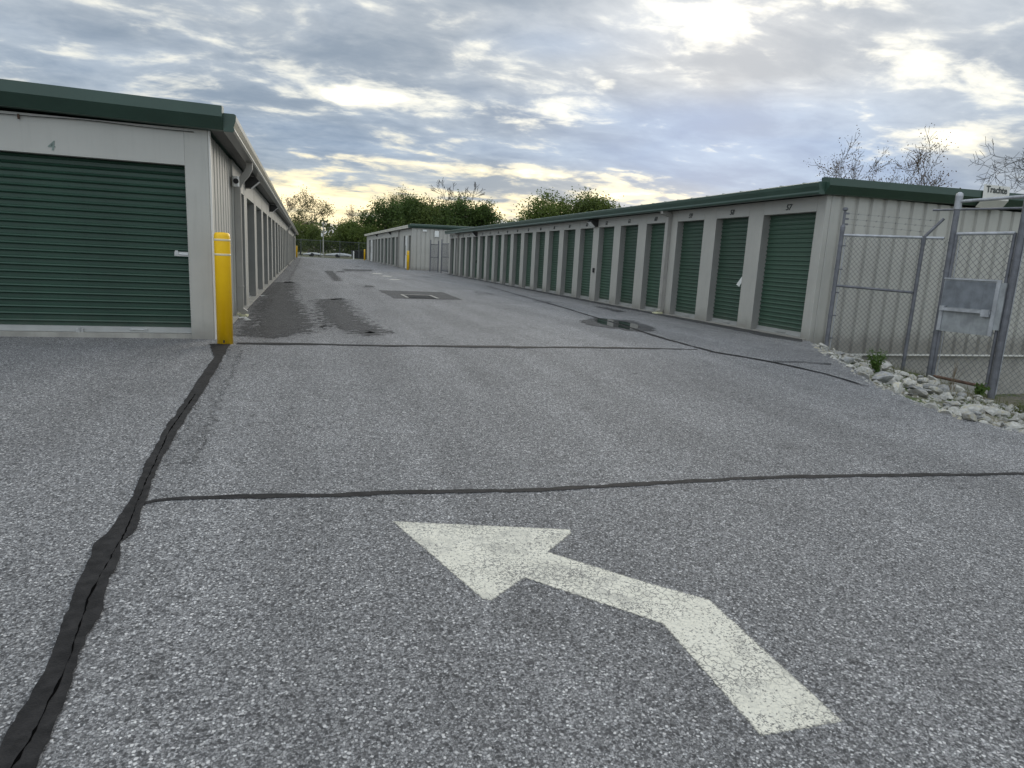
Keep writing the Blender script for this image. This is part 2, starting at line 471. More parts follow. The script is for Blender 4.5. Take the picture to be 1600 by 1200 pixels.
# ------------------------------------------------------------------ mesh helpers
class MB:
    def __init__(s):
        s.v, s.f = [], []

    def add(s, vs, fs):
        b = len(s.v)
        s.v += [tuple(p) for p in vs]
        s.f += [tuple(i + b for i in f) for f in fs]
        return s

    def box(s, x0, x1, y0, y1, z0, z1):
        x0, x1 = min(x0, x1), max(x0, x1)
        y0, y1 = min(y0, y1), max(y0, y1)
        z0, z1 = min(z0, z1), max(z0, z1)
        return s.add([(x0, y0, z0), (x1, y0, z0), (x1, y1, z0), (x0, y1, z0), (x0, y0, z1), (x1, y0, z1), (x1, y1, z1), (x0, y1, z1)],
                     [(0, 3, 2, 1), (4, 5, 6, 7), (0, 1, 5, 4), (1, 2, 6, 5), (2, 3, 7, 6), (3, 0, 4, 7)])

    def bbox(s, x0, x1, y0, y1, z0, z1, c=.008):
        """box with chamfered vertical edges"""
        x0, x1 = min(x0, x1), max(x0, x1)
        y0, y1 = min(y0, y1), max(y0, y1)
        pr = [(x0 + c, y0), (x1 - c, y0), (x1, y0 + c), (x1, y1 - c), (x1 - c, y1), (x0 + c, y1), (x0, y1 - c), (x0, y0 + c)]
        n = 8
        return s.add([(a, b, z0) for a, b in pr] + [(a, b, z1) for a, b in pr],
                     [tuple(reversed(range(n))), tuple(range(n, 2 * n))] + [(i, (i + 1) % n, n + (i + 1) % n, n + i) for i in range(n)])

    def tube(s, p0, p1, r0, r1=None, n=8, caps=True):
        r1 = r0 if r1 is None else r1
        p0, p1 = Vector(p0), Vector(p1)
        d = p1 - p0
        if d.length < 1e-6:
            return s
        d.normalize()
        a = d.orthogonal().normalized()
        b = d.cross(a)
        vs = []
        for p, r in ((p0, r0), (p1, r1)):
            for i in range(n):
                t = 2 * PI * i / n
                vs.append(p + (a * math.cos(t) + b * math.sin(t)) * r)
        fs = [(i, (i + 1) % n, n + (i + 1) % n, n + i) for i in range(n)]
        if caps:
            fs += [tuple(reversed(range(n))), tuple(range(n, 2 * n))]
        return s.add(vs, fs)

    def path(s, pts, r, n=8):
        """round pipe along a polyline"""
        pts = [Vector(p) for p in pts]
        rings = []
        a = None
        for i, p in enumerate(pts):
            d = (pts[min(i + 1, len(pts) - 1)] - pts[max(i - 1, 0)]).normalized()
            if a is None:
                a = d.orthogonal().normalized()
            a = (a - d * a.dot(d)).normalized()
            b = d.cross(a)
            rr = r[i] if isinstance(r, (list, tuple)) else r
            rings.append([p + (a * math.cos(2 * PI * k / n) + b * math.sin(2 * PI * k / n)) * rr for k in range(n)])
        vs = [q for g in rings for q in g]
        fs = []
        for i in range(len(pts) - 1):
            for k in range(n):
                fs.append((i * n + k, i * n + (k + 1) % n, (i + 1) * n + (k + 1) % n, (i + 1) * n + k))
        fs += [tuple(reversed(range(n))), tuple(range((len(pts) - 1) * n, len(pts) * n))]
        return s.add(vs, fs)

    def extrude(s, prof, fn0, fn1, closed=True, caps=True):
        """profile points mapped by fn0 / fn1 (start and end of the run)"""
        n = len(prof)
        vs = [fn0(p) for p in prof] + [fn1(p) for p in prof]
        m = n if closed else n - 1
        fs = [(i, (i + 1) % n, n + (i + 1) % n, n + i) for i in range(m)]
        if caps and closed:
            fs += [tuple(reversed(range(n))), tuple(range(n, 2 * n))]
        return s.add(vs, fs)

    def lathe(s, prof, n=24, c=(0, 0)):
        vs = []
        for r, z in prof:
            for i in range(n):
                vs.append((c[0] + r * math.cos(2 * PI * i / n), c[1] + r * math.sin(2 * PI * i / n), z))
        fs = []
        for j in range(len(prof) - 1):
            for i in range(n):
                fs.append((j * n + i, j * n + (i + 1) % n, (j + 1) * n + (i + 1) % n, (j + 1) * n + i))
        fs += [tuple(reversed(range(n))), tuple(range((len(prof) - 1) * n, len(prof) * n))]
        return s.add(vs, fs)

    def mesh(s, name, mat, smooth=False):
        me = bpy.data.meshes.new(name)
        me.from_pydata([tuple(p) for p in s.v], [], s.f)
        me.materials.append(M[mat])
        if smooth:
            me.polygons.foreach_set('use_smooth', [True] * len(me.polygons))
        me.update()
        return me

    def build(s, name, mat, parent=None, loc=(0, 0, 0), rot=(0, 0, 0), smooth=False):
        return ob(name, s.mesh(name, mat, smooth), parent, loc, rot)


def ob(name, me, parent=None, loc=(0, 0, 0), rot=(0, 0, 0), scale=None):
    o = bpy.data.objects.new(name, me)
    C.objects.link(o)
    o.location = loc
    o.rotation_euler = rot
    if scale is not None:
        o.scale = scale if isinstance(scale, (tuple, list)) else (scale,) * 3
    if parent is not None:
        o.parent = parent
    return o


def tag(o, label=None, cat=None, group=None, kind=None):
    if label:
        o['label'] = label
    if cat:
        o['category'] = cat
    if group:
        o['group'] = group
    if kind:
        o['kind'] = kind
    return o


def empty(name, loc, label=None, cat=None, group=None, rot=(0, 0, 0)):
    o = bpy.data.objects.new(name, None)
    C.objects.link(o)
    o.location = loc
    o.rotation_euler = rot
    o.empty_display_size = .2
    return tag(o, label, cat, group)


def copy_tree(o, parent=None):
    c = o.copy()
    C.objects.link(c)
    c.parent = parent
    for ch in list(o.children):
        copy_tree(ch, c)
    return c


def text_mesh(txt, size, shear=0.0, ext=.003, mat='ink', bold=.0):
    cu = bpy.data.curves.new('lettering', 'FONT')
    cu.body = txt
    cu.size = size
    cu.shear = shear
    cu.extrude = ext
    cu.offset = bold
    cu.align_x = 'CENTER'
    cu.align_y = 'CENTER'
    cu.resolution_u = 3
    to = bpy.data.objects.new('lettering', cu)
    C.objects.link(to)
    dg = bpy.context.evaluated_depsgraph_get()
    me = bpy.data.meshes.new_from_object(to.evaluated_get(dg))
    bpy.data.objects.remove(to)
    me.materials.clear()
    me.materials.append(M[mat])
    return me


# ------------------------------------------------------------------ ground
YS = sorted(set([-14, -10, -6, -3, -1] + [i * .5 for i in range(0, 10)] + [5 + i * .1 for i in range(0, 40)] + [9, 12, 20, 42.6, 60, 90]))


def gz_true(y):
    t = max(0.0, 8.8 - y)
    return -0.05 * t * t / (t + 1.0)


_yz = np.array([gz_true(y) for y in YS])
_ya = np.array(YS, float)


def gz(y):
    return float(np.interp(y, _ya, _yz))


EDGE = [(8.8, 9.95), (8.62, 9.6), (7.80, 8.41), (7.23, 7.28), (6.63, 6.20), (6.43, 5.43), (6.39, 4.95), (6.46, 4.66), (6.57, 4.42), (6.72, 3.96), (6.95, 3.0), (7.2, 1.5), (7.4, 0), (7.8, -14)]
_ey = np.array([p[1] for p in EDGE][::-1])
_ex = np.array([p[0] for p in EDGE][::-1])


def edge_x(y):
    if y > 42.55:
        return 26.0
    return float(np.interp(y, _ey, _ex)) if y < 9.95 else 8.8


rng = random.Random(5)
mb = MB()
ysr = [y for y in YS]
ysr = sorted(set(ysr + [9.95] + [3 + .13 * i for i in range(50)]))
prev = None
for y in ysr:
    jit = rng.uniform(-.03, .03) if 1 < y < 9.2 else 0
    xe = edge_x(y) + jit
    z = gz(y)
    row = [(-45, y, z), (xe, y, z), (xe + .02, y, z - .12)]
    if y == 42.6:
        row0 = [(-45, y, z), (8.8, y, z), (8.82, y, z - .12)]
        b = len(mb.v)
        mb.add(prev + row0, [(0, 1, 4, 3), (1, 2, 5, 4)])
        prev = row
        continue
    if prev:
        mb.add(prev + row, [(0, 1, 4, 3), (1, 2, 5, 4)])
    prev = row
tag(mb.build('asphalt_pavement', 'asphalt'), 'worn grey asphalt lane and apron', kind='structure')


def seg_dist(px_, py_):
    best = 1e9
    for (ax, ay), (bx, by) in zip(EDGE[:-1], EDGE[1:]):
        ux, uy = bx - ax, by - ay
        t = max(0, min(1, ((px_ - ax) * ux + (py_ - ay) * uy) / (ux * ux + uy * uy)))
        d = math.hypot(px_ - ax - t * ux, py_ - ay - t * uy)
        best = min(best, d)
    return best


def terrain_z(x, y):
    base = gz(y)
    if y > 9.95:
        k = max(0.0, min(1.0, (42 - y) / 2)) if x > 8.9 else 0
        return base - .08 - .95 * k * min(1, max(0, (x - 8.9) / 1.5))
    if x <= edge_x(y):
        return base - .08
    s = seg_dist(x, y)
    dz_ = min(.55, .02 + .19 * s)
    fade = max(0, 1 - max(0, x - 16) / 30)
    xf = float(np.interp(y, [5.6, 7.47, 8.39, 9.5], [10.75, 10.25, 10.02, 8.95]))
    ditch = .50 * max(0.0, min(1.0, (x - xf) / .8))
    return base - (dz_ + ditch) * fade - .02


xs = [-700, -200, -80, -46, -20, 0, 4] + [5 + .35 * i for i in range(30)] + [16, 18, 22, 27, 40, 60, 120, 300, 800]
ys2 = [-300, -80, -20, -8, -4] + [-2 + .35 * i for i in range(36)] + [11, 13, 20, 30, 38, 40, 41, 42, 43, 46, 60, 89, 91, 100, 130, 200, 400, 900]
mb = MB()
vs = [(x, y, terrain_z(x, y)) for y in ys2 for x in xs]
nx = len(xs)
fs = [(j * nx + i, j * nx + i + 1, (j + 1) * nx + i + 1, (j + 1) * nx + i) for j in range(len(ys2) - 1) for i in range(nx - 1)]
mb.add(vs, fs)
tag(mb.build('ground', 'soil', smooth=True), 'bare soil and grass ground around the paved lane', kind='structure')


def sheet(name, poly, mat, lift, jag=0.0, step=.12, seed=1, jdir=(1, 1), feather=0.0):
    """flat sheet on the ground from an outline; with feather, a border ring carries the point attribute 'fade'"""
    from mathutils.geometry import tessellate_polygon
    r = random.Random(seed)
    pts = []
    n = len(poly)
    area = sum(poly[i][0] * poly[(i + 1) % n][1] - poly[(i + 1) % n][0] * poly[i][1] for i in range(n))
    if area < 0:
        poly = poly[::-1]
    for i in range(n):
        a, b = poly[i], poly[(i + 1) % n]
        L = math.hypot(b[0] - a[0], b[1] - a[1])
        k = max(1, int(L / step)) if (jag or feather) else 1
        for j in range(k):
            t = j / k
            pts.append([a[0] + (b[0] - a[0]) * t + r.gauss(0, 1) * jag * jdir[0], a[1] + (b[1] - a[1]) * t + r.gauss(0, 1) * jag * jdir[1]])
    m = MB()
    n = len(pts)
    inner = pts
    if feather:
        inner, outer = [], []
        for i in range(n):
            a, b = pts[i - 1], pts[(i + 1) % n]
            ux, uy = b[0] - a[0], b[1] - a[1]
            l = math.hypot(ux, uy) + 1e-9
            ox, oy = uy / l * feather, -ux / l * feather
            inner.append([pts[i][0] - ox, pts[i][1] - oy])
            outer.append([pts[i][0] + ox, pts[i][1] + oy])
    tris = tessellate_polygon([[Vector((p[0], p[1], 0)) for p in inner]])
    fs_ = []
    for t in tris:
        a, b, c = (Vector((inner[i][0], inner[i][1], 0)) for i in t)
        fs_.append(tuple(t) if (b - a).cross(c - a).z > 0 else tuple(reversed(t)))
    m.add([(p[0], p[1], gz(p[1]) + lift) for p in inner], fs_)
    if feather:
        m.v += [(p[0], p[1], gz(p[1]) + lift) for p in outer]
        m.f += [(n + i, n + (i + 1) % n, (i + 1) % n, i) for i in range(n)]
    o = m.build(name, mat)
    if feather:
        at = o.data.attributes.new('fade', 'FLOAT', 'POINT')
        at.data.foreach_set('value', [1.0] * n + [0.0] * n)
    else:
        at = o.data.attributes.new('fade', 'FLOAT', 'POINT')
        at.data.foreach_set('value', [1.6] * len(o.data.vertices))
    return o


def strip(name, left, right, mat, lift, jag=.008, step=.05, seed=3):
    r = random.Random(seed)

    def dens(P):
        out_ = []
        for a, b in zip(P[:-1], P[1:]):
            out_.append((a, b))
        return out_
    m = MB()
    vs_ = []
    jl = jr = 0
    for (a, b), (c, d) in zip(dens(left), dens(right)):
        L = math.hypot(b[0] - a[0], b[1] - a[1])
        k = max(1, int(L / step))
        for j in range(k):
            t = j / k
            jl = jl * .6 + r.gauss(0, jag)
            jr = jr * .6 + r.gauss(0, jag)
            p = (a[0] + (b[0] - a[0]) * t, a[1] + (b[1] - a[1]) * t)
            q = (c[0] + (d[0] - c[0]) * t, c[1] + (d[1] - c[1]) * t)
            ux, uy = q[0] - p[0], q[1] - p[1]
            l = math.hypot(ux, uy) + 1e-6
            ux, uy = ux / l, uy / l
            p = (p[0] + ux * jl, p[1] + uy * jl)
            q = (q[0] + ux * jr, q[1] + uy * jr)
            vs_ += [(p[0], p[1], gz(p[1]) + lift), (q[0], q[1], gz(q[1]) + lift)]
    n = len(vs_) // 2
    fl = []
    for i in range(n - 1):
        a, b, c, d = 2 * i, 2 * i + 1, 2 * i + 3, 2 * i + 2
        va, vb, vc = Vector(vs_[a]), Vector(vs_[b]), Vector(vs_[c])
        fl.append((a, b, c, d) if (vb - va).cross(vc - va).z > 0 else (d, c, b, a))
    m.add(vs_, fl)
    return m.build(name, mat)


def line_strip(name, ctr, width, mat, lift, jag=.006, step=.05, seed=4):
    L_, R_ = [], []
    for i, p in enumerate(ctr):
        a = ctr[max(0, i - 1)]
        b = ctr[min(len(ctr) - 1, i + 1)]
        ux, uy = b[0] - a[0], b[1] - a[1]
        l = math.hypot(ux, uy)
        wd = width[i] if isinstance(width, (list, tuple)) else width
        nx_, ny_ = -uy / l * wd / 2, ux / l * wd / 2
        L_.append((p[0] + nx_, p[1] + ny_))
        R_.append((p[0] - nx_, p[1] - ny_))
    return strip(name, L_, R_, mat, lift, jag, step, seed)


SEAM_L = [(-1.13, 8.723), (-0.976, 7.87), (-0.985, 6.206), (-0.996, 5.153), (-0.969, 4.404), (-0.941, 3.937), (-0.942, 3.561), (-0.976, 3.408), (-0.961, 3.26), (-0.943, 3.058), (-0.913, 2.767), (-0.883, 2.526), (-0.881, 2.328), (-0.884, 2.156), (-0.884, 2.009), (-0.891, 1.799), (-.90, .2)]
SEAM_R = [(-0.90, 8.739), (-0.878, 7.872), (-0.882, 6.201), (-0.903, 5.144), (-0.896, 4.395), (-0.856, 3.924), (-0.829, 3.543), (-0.86, 3.389), (-0.83, 3.237), (-0.831, 3.038), (-0.795, 2.743), (-0.792, 2.507), (-0.773, 2.304), (-0.762, 2.129), (-0.759, 1.981), (-0.754, 1.766), (-.74, .2)]
CRACK = [(-.93, 6.2), (-0.955, 5.15), (-0.921, 4.398), (-0.895, 3.886), (-0.869, 3.528), (-0.872, 3.241), (-0.869, 2.927), (-0.841, 2.673), (-0.823, 2.512), (-0.811, 2.304), (-0.808, 2.131), (-0.816, 1.994), (-.82, 1.2)]
SEAM2 = [(-0.865, 3.848), (-0.816, 3.883), (-0.652, 3.903), (-0.181, 3.872), (0.068, 3.84), (0.59, 3.819), (1.22, 3.749), (2.104, 3.733), (3.107, 3.726), (4.156, 3.625), (5.29, 3.503), (6.553, 3.381)]
SEAM3 = [(-0.83, 8.806), (0.006, 8.811), (0.967, 8.733), (2.178, 8.741), (3.299, 8.728), (4.508, 8.737), (5.731, 8.615)]
SEAM4 = [(7.233, 27.167), (6.492, 16.88), (6.08, 12.442), (5.777, 9.627), (5.748, 8.442), (5.993, 8.036), (6.219, 7.623), (6.442, 6.896), (6.453, 6.307), (6.54, 6.142)]
SEAM5 = [(6.256, 7.70), (6.765, 7.629), (7.165, 7.455)]
ARROW = [(0.443, 3.43), (1.38, 3.176), (1.366, 3.131), (1.168, 2.953), (1.515, 2.605), (1.756, 2.39), (1.781, 1.607), (1.451, 1.611), (1.446, 2.268), (0.976, 2.733), (0.928, 2.701), (0.771, 2.578), (0.735, 2.596)]

t = strip('tar_seam', SEAM_L, SEAM_R, 'sealant', .008, .0035, .03)
tag(t, 'widest black tar seam, running from the near yellow bollard to the bottom left', 'tar seam', 'tar seams in the asphalt')
c = line_strip('crack', CRACK, .0045, 'crack_dark', .0095, .0022, .02, 8)
c.parent = t
t = line_strip('tar_seam', SEAM2, [.035, .05, .062, .058, .055, .055, .052, .055, .05, .05, .05, .05], 'sealant', .004, .005, .06, 5)
tag(t, 'black tar seam crossing the apron just above the painted arrow', 'tar seam', 'tar seams in the asphalt')
t = line_strip('tar_seam', SEAM3, [.16, .13, .12, .16, .12, .09, .05], 'sealant', .006, .014, .10, 6)
tag(t, 'thin dark joint straight across the lane mouth beside the near bollard', 'tar seam', 'tar seams in the asphalt')
t = line_strip('tar_seam', SEAM4, [.05, .05, .06, .06, .07, .07, .08, .05, .045, .03], 'sealant', .010, .008, .08, 7)
tag(t, 'thin dark seam curving past the puddle to the pile of rocks', 'tar seam', 'tar seams in the asphalt')
t = line_strip('tar_seam', SEAM5, .04, 'sealant', .014, .008, .08, 9)
tag(t, 'short dark side crack pointing at the corner fence post', 'tar seam', 'tar seams in the asphalt')

a = sheet('road_arrow', ARROW, 'road_paint', .002, 0, .03, 12, feather=.011)
tag(a, 'worn white painted arrow bending left on the asphalt', 'arrow')

STAIN1 = [(-1.01, 23.8), (-0.467, 24.8), (-.4, 20), (-0.319, 16.726), (-0.027, 12.64), (0.117, 11.006), (0.024, 10.102), (-0.497, 9.432), (-0.825, 9.704), (-0.806, 11.869), (-0.925, 14.163), (-0.949, 17.608)]
STAIN2 = [(0.316, 16.715), (0.853, 17.221), (0.89, 13.929), (0.916, 11.665), (1.031, 10.914), (1.16, 10.25), (0.867, 9.804), (0.571, 10.497), (0.39, 11.052), (0.269, 12.711)]
STAIN3 = [(0.994, 38.171), (1.366, 38.65), (1.296, 26.848), (1.068, 26.663)]
DAMP = [(5.419, 12.691), (6.157, 13.55), (6.789, 13.053), (6.561, 11.648), (6.177, 11.038), (5.727, 10.977), (5.295, 11.835)]
WATER = [(6.12, 13.443), (6.40, 13.20), (6.52, 12.474), (6.38, 11.9), (6.053, 11.40), (5.774, 11.25), (5.69, 11.60), (5.665, 12.216), (5.85, 12.9)]
WETSEAM = [(-0.80, 8.66), (-0.72, 7.9), (-0.72, 6.126), (-0.70, 5.2), (-0.70, 4.519), (-0.87, 4.45), (-0.87, 6.134), (-.87, 7.9), (-.87, 8.6)]
tag(sheet('damp_stain', STAIN1, 'asphalt_damp', .003, .02, .25, 21, (1, .6), .26), 'large damp patch along the left building', kind='structure')
tag(sheet('damp_stain', STAIN2, 'asphalt_damp', .003, .02, .25, 22, (1, .6), .26), 'damp patch in the left wheel track', kind='structure')
tag(sheet('damp_stain', STAIN3, 'asphalt_damp', .003, .0, .5, 23, feather=.12), 'narrow far damp streak', kind='structure')
tag(sheet('damp_stain', DAMP, 'asphalt_damp', .004, .01, .2, 24, feather=.10), 'damp ring around the puddle', kind='structure')
tag(sheet('damp_stain', WETSEAM, 'asphalt_strip', .003, .0, .2, 25, feather=.05), 'faint damp band along the widest tar seam', kind='structure')
tag(sheet('damp_stain', [(2.1, 43.6), (4.1, 44.4), (3.7, 40.8), (2.2, 40.0)], 'asphalt_patch', .004, .08, .3, 26), 'dark far patch across the lane', kind='structure')
r = random.Random(77)
for i in range(16):
    yy = r.uniform(14, 60)
    xx = r.uniform(1.5, 8.0)
    wd, ln = r.uniform(.12, .5), r.uniform(.5, 2.2)
    if 1.9 < xx < 4.6 and 17 < yy < 22.5:
        continue
    if 5 < xx < 7 and 10 < yy < 15:
        continue
    tag(sheet('damp_stain', [(xx - wd, yy), (xx, yy + ln), (xx + wd, yy + ln * .8), (xx + wd * .8, yy + ln * .1)], 'asphalt_strip' if i % 3 else 'asphalt_damp', .0035, .0, .2, 100 + i, feather=min(.08, wd * .4)),
        kind='structure')
# darker strips at the feet of the two long buildings
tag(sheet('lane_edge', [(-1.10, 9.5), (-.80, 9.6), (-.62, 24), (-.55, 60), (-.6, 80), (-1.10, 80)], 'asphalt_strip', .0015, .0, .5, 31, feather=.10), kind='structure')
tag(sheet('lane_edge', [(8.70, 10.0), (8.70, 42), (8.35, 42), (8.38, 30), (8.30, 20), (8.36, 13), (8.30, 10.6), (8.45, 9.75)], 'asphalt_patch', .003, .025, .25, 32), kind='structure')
p = sheet('puddle', WATER, 'water', .008, .03, .12, 41)
tag(p, 'shallow puddle on the lane reflecting the right doors and posts', 'puddle')

# drain in a newer asphalt patch
tag(sheet('asphalt_patch', [(2.169, 21.43), (4.25, 21.44), (4.16, 18.10), (2.22, 17.80)], 'asphalt_patch', .004, .012, .2, 42), 'dark square repair around the drain', kind='structure')
dr = empty('storm_drain', (3.05, 18.8, 0), 'rectangular storm drain with pale concrete rim in dark patch', 'drain')
m = MB()
for x0, x1, y0, y1 in ((-.46, -.38, -.6, .66), (.38, .46, -.6, .66), (-.38, .38, .58, .66)):
    m.box(x0, x1, y0, y1, 0.0, .022)
m.build('rim', 'concrete', dr)
MB().box(-.38, .38, -.6, .58, .002, .008).build('pit', 'black', dr)
for k in range(9):
    MB().box(-.38, .38, -.56 + k * .125, -.52 + k * .125, .010, .019).build('grate_bar', 'dark_metal', dr)


# ------------------------------------------------------------------ storage buildings
def slat_profile(n, h):
    pr = []
    for i in range(n):
        z = h * i / n
        q = h / n
        pr += [(0, z), (0, z + q * .52), (.015, z + q * .60), (.024, z + q * .74), (.017, z + q * .90)]
    pr.append((0, h))
    return pr


def door_mesh(width, h, n, s, name='roll_up_door', mat='door_green'):
    """ribbed curtain spanning local +y; ribs bulge towards the outside (-s in x)"""
    m = MB()
    pr = slat_profile(n, h)
    m.extrude(pr, lambda p: (-s * p[0], 0, p[1]), lambda p: (-s * p[0], width, p[1]), closed=False)
    return m.mesh(name, mat)


RIB_W = .3166


def rib_panel(width, z0, z1, name='wall_panel', step=RIB_W):
    """one wall panel: flat pan with recessed grooves; lies in local x (run) and z, outside is -y"""
    m = MB()
    n = max(1, round(width / step))
    pr = []
    for i in range(n):
        x = i * step
        pr += [(x, 0.042), (x + .060, .042), (x + .082, 0), (x + step - .022, 0)]
    pr.append((n * step, .042))
    m.extrude(pr, lambda p: (p[0], p[1], z0), lambda p: (p[0], p[1], z1), closed=False)
    return m.mesh(name, 'beige')


def storage_building(name, label, X0, Y0, s, L, Wd, zt, ze, openings, depth, zf, gutter_mat, numbers=None, spouts=(), lights=(), slat_n=26, white=(), tilt=0.0,
                     fancy=(), gable='ribs', zbase=-.22, spout_shoe=True, lane_ribs=None, door_mat='door_pale_green'):
    """openings: (near, far) along the lane, in metres from the near end; s = +1 inside is +x, -1 inside is -x"""
    root = empty(name, (X0, Y0, 0), label, 'storage building', 'storage unit buildings', (tilt, 0, 0))
    root['group'] = 'storage unit buildings'
    X = lambda d: s * d
    # slab and core
    MB().box(X(-.045), X(Wd), .06, L, -1.5, zf).build('slab', 'concrete', root)
    if s > 0:
        MB().box(X(-.10), X(-.0455), .10, L, -.2, zf - .012).build('curb', 'curb', root)
    MB().box(X(depth + .05), X(Wd - .02), .16, L - .02, zf + .002, ze - .01).build('inner_wall', 'beige', root)
    # posts and headers along the lane
    edges = [0.0]
    for a, b in openings:
        edges += [a, b]
    edges.append(L)
    first = True
    cache = {}
    for i in range(0, len(edges), 2):
        a, b = edges[i], edges[i + 1]
        if b - a < .02:
            continue
        if i == 0 and lane_ribs:
            b0 = a
            a = lane_ribs
            if b - a < .02:
                continue
        key = round(b - a, 3)
        if key not in cache:
            cache[key] = MB().bbox(X(0), X(depth), 0, b - a, zf, ze, .006).mesh('post', 'beige')
        ob('post', cache[key], root, (0, a, 0))
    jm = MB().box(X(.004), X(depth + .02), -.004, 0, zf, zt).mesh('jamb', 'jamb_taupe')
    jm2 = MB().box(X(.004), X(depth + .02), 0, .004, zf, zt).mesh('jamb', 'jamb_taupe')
    dcache = {}
    for i, (a, b) in enumerate(openings):
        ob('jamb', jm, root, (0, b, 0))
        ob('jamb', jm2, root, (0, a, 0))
        wd = b - a
        key = round(wd, 3)
        if ('h', key) not in cache:
            cache[('h', key)] = MB().box(X(.003), X(depth + .04), .002, wd - .002, zt, ze).mesh('header_panel', 'beige_header')
        hd = ob('header_panel', cache[('h', key)], root, (0, a, 0))
        if numbers:
            me = text_mesh(str(numbers[i]), .15, .25, .004, 'ink', .002)
            num = ob('unit_number', me, hd)
            # face the lane, reading along the wall
            if s > 0:
                num.matrix_local = Matrix(((0, 0, -1, -.002), (-1, 0, 0, wd / 2 + .02), (0, 1, 0, zt + .105), (0, 0, 0, 1)))
            else:
                num.matrix_local = Matrix(((0, 0, 1, .002), (1, 0, 0, wd / 2), (0, 1, 0, zt + .105), (0, 0, 0, 1)))
        if i in white:
            dd = MB().bbox(X(-.06), X(depth), .03, wd - .03, zf + .01, zt).build('walk_door', 'white_plastic', root, (0, a, 0))
            MB().box(X(-.066), X(-.06), wd * .62, wd * .80, zf + 1.0, zf + 1.7).build('window', 'glass_dark', dd)
            MB().box(X(-.10), X(-.06), wd * .15, wd * .22, zf + .95, zf + 1.02).build('handle', 'steel', dd)
            continue
        h = zt - zf - .085
        if i in fancy:
            # curtain slat by slat
            q = h / slat_n
            fr = MB().box(X(depth + .022), X(depth + .03), 0, wd, zf + .08, zt + .02).build('roll_up_door', door_mat, root, (0, a, 0))
            m_ = MB()
            pr = slat_profile(1, q * .995)
            m_.extrude(pr, lambda p: (-s * p[0] + s * (depth + .02), 0.005, p[1]), lambda p: (-s * p[0] + s * (depth + .02), wd - .005, p[1]), closed=False)
            sm = m_.mesh('slat', 'slat_pale_green')
            for k in range(slat_n):
                ob('slat', sm, fr, (0, 0, zf + .085 + k * q))
        else:
            if key not in dcache:
                dcache[key] = door_mesh(wd, h, slat_n, s, mat=door_mat)
            fr = ob('roll_up_door', dcache[key], root, (X(depth + .02), a, zf + .085))
        k0 = (0 if i in fancy else -X(depth + .02))
        z0 = zf if i in fancy else -.085
        key2 = ('bar', key, i in fancy)
        if key2 not in dcache:
            mm = MB()
            mm.box(k0 + X(depth - .012), k0 + X(depth + .02), .004, wd - .004, z0 + .004, z0 + .083)
            mm.box(k0 + X(depth - .05), k0 + X(depth - .012), .004, wd - .004, z0 + .002, z0 + .016)
            mm.box(k0 + X(depth - .030), k0 + X(depth - .012), wd * .40, wd * .60, z0 + .030, z0 + .055)
            dcache[key2] = mm.mesh('bottom_bar', 'bar_grey')
        ob('bottom_bar', dcache[key2], fr)
        if i < 8 and i not in white:
            MB().box(k0 + X(depth - .03), k0 + X(depth), .03, .16, z0 + 1.02, z0 + 1.055).build('latch', 'steel', fr)
    # lane-side eave: soffit, gutter
    MB().add([(X(-.02), -.028, ze + .02), (X(-.19), -.028, ze - .005), (X(-.19), L, ze - .005), (X(-.02), L, ze + .02),
              (X(-.02), -.028, ze + .05), (X(-.19), -.028, ze + .05), (X(-.19), L, ze + .05), (X(-.02), L, ze + .05)],
             [(0, 1, 2, 3), (4, 7, 6, 5), (0, 4, 5, 1), (1, 5, 6, 2), (2, 6, 7, 3), (3, 7, 4, 0)]).build('soffit', 'dark_metal', root)
    gp = [(-.19, ze - .01), (-.30, ze - .01), (-.315, ze + .02), (-.305, ze + .05), (-.33, ze + .13), (-.335, ze + .185), (-.315, ze + .20), (-.19, ze + .20)]
    MB().extrude(gp, lambda p: (X(p[0]), -.12, p[1]), lambda p: (X(p[0]), L + .05, p[1])).build('gutter', gutter_mat, root)
    MB().extrude([(p[0], p[1]) for p in gp], lambda p: (X(p[0] - .002), -.145, p[1] - .001), lambda p: (X(p[0] - .002), -.1205, p[1] - .001)).build('gutter_cap', 'fascia_green', root)
    # roof
    rp = [(-.20, ze + .205), (Wd / 2, ze + .205 + .0145 * Wd / 2), (Wd + .2, ze + .205), (Wd + .2, ze + .06), (-.18, ze + .06)]
    m = MB().extrude(rp, lambda p: (X(p[0]), -.10, p[1]), lambda p: (X(p[0]), L + .10, p[1]))
    k = .3
    while k < L:
        m.add([(X(-.26), k, ze + .203), (X(-.26), k + .07, ze + .203), (X(Wd / 2), k + .07, ze + .21 + .0145 * Wd / 2), (X(Wd / 2), k, ze + .21 + .0145 * Wd / 2),
               (X(-.26), k + .02, ze + .222), (X(-.26), k + .05, ze + .222), (X(Wd / 2), k + .05, ze + .24 + .0145 * Wd / 2), (X(Wd / 2), k + .02, ze + .24 + .0145 * Wd / 2)],
              [(4, 5, 6, 7), (0, 4, 7, 3), (1, 2, 6, 5), (0, 1, 5, 4), (2, 3, 7, 6)])
        k += .61
    m.build('roof', 'roof_green', root)
    # rake trim on the near gable: two facets, the upper leaning out to the sky, the lower leaning back in
    def rake(d0, d1):
        pts = []
        for d in (d0, d1):
            dzr = .0145 * max(0, min(d, Wd - d))
            pts.append([(X(d), -.10, ze + .285 + dzr), (X(d), -.235, ze + .265 + dzr), (X(d), -.245, ze + .14 + dzr), (X(d), -.13, ze + .005 + dzr), (X(d), -.03, ze + .0 + dzr), (X(d), -.03, ze + .28 + dzr)])
        return pts
    A, B_ = rake(-.19, Wd / 2)
    n = len(A)
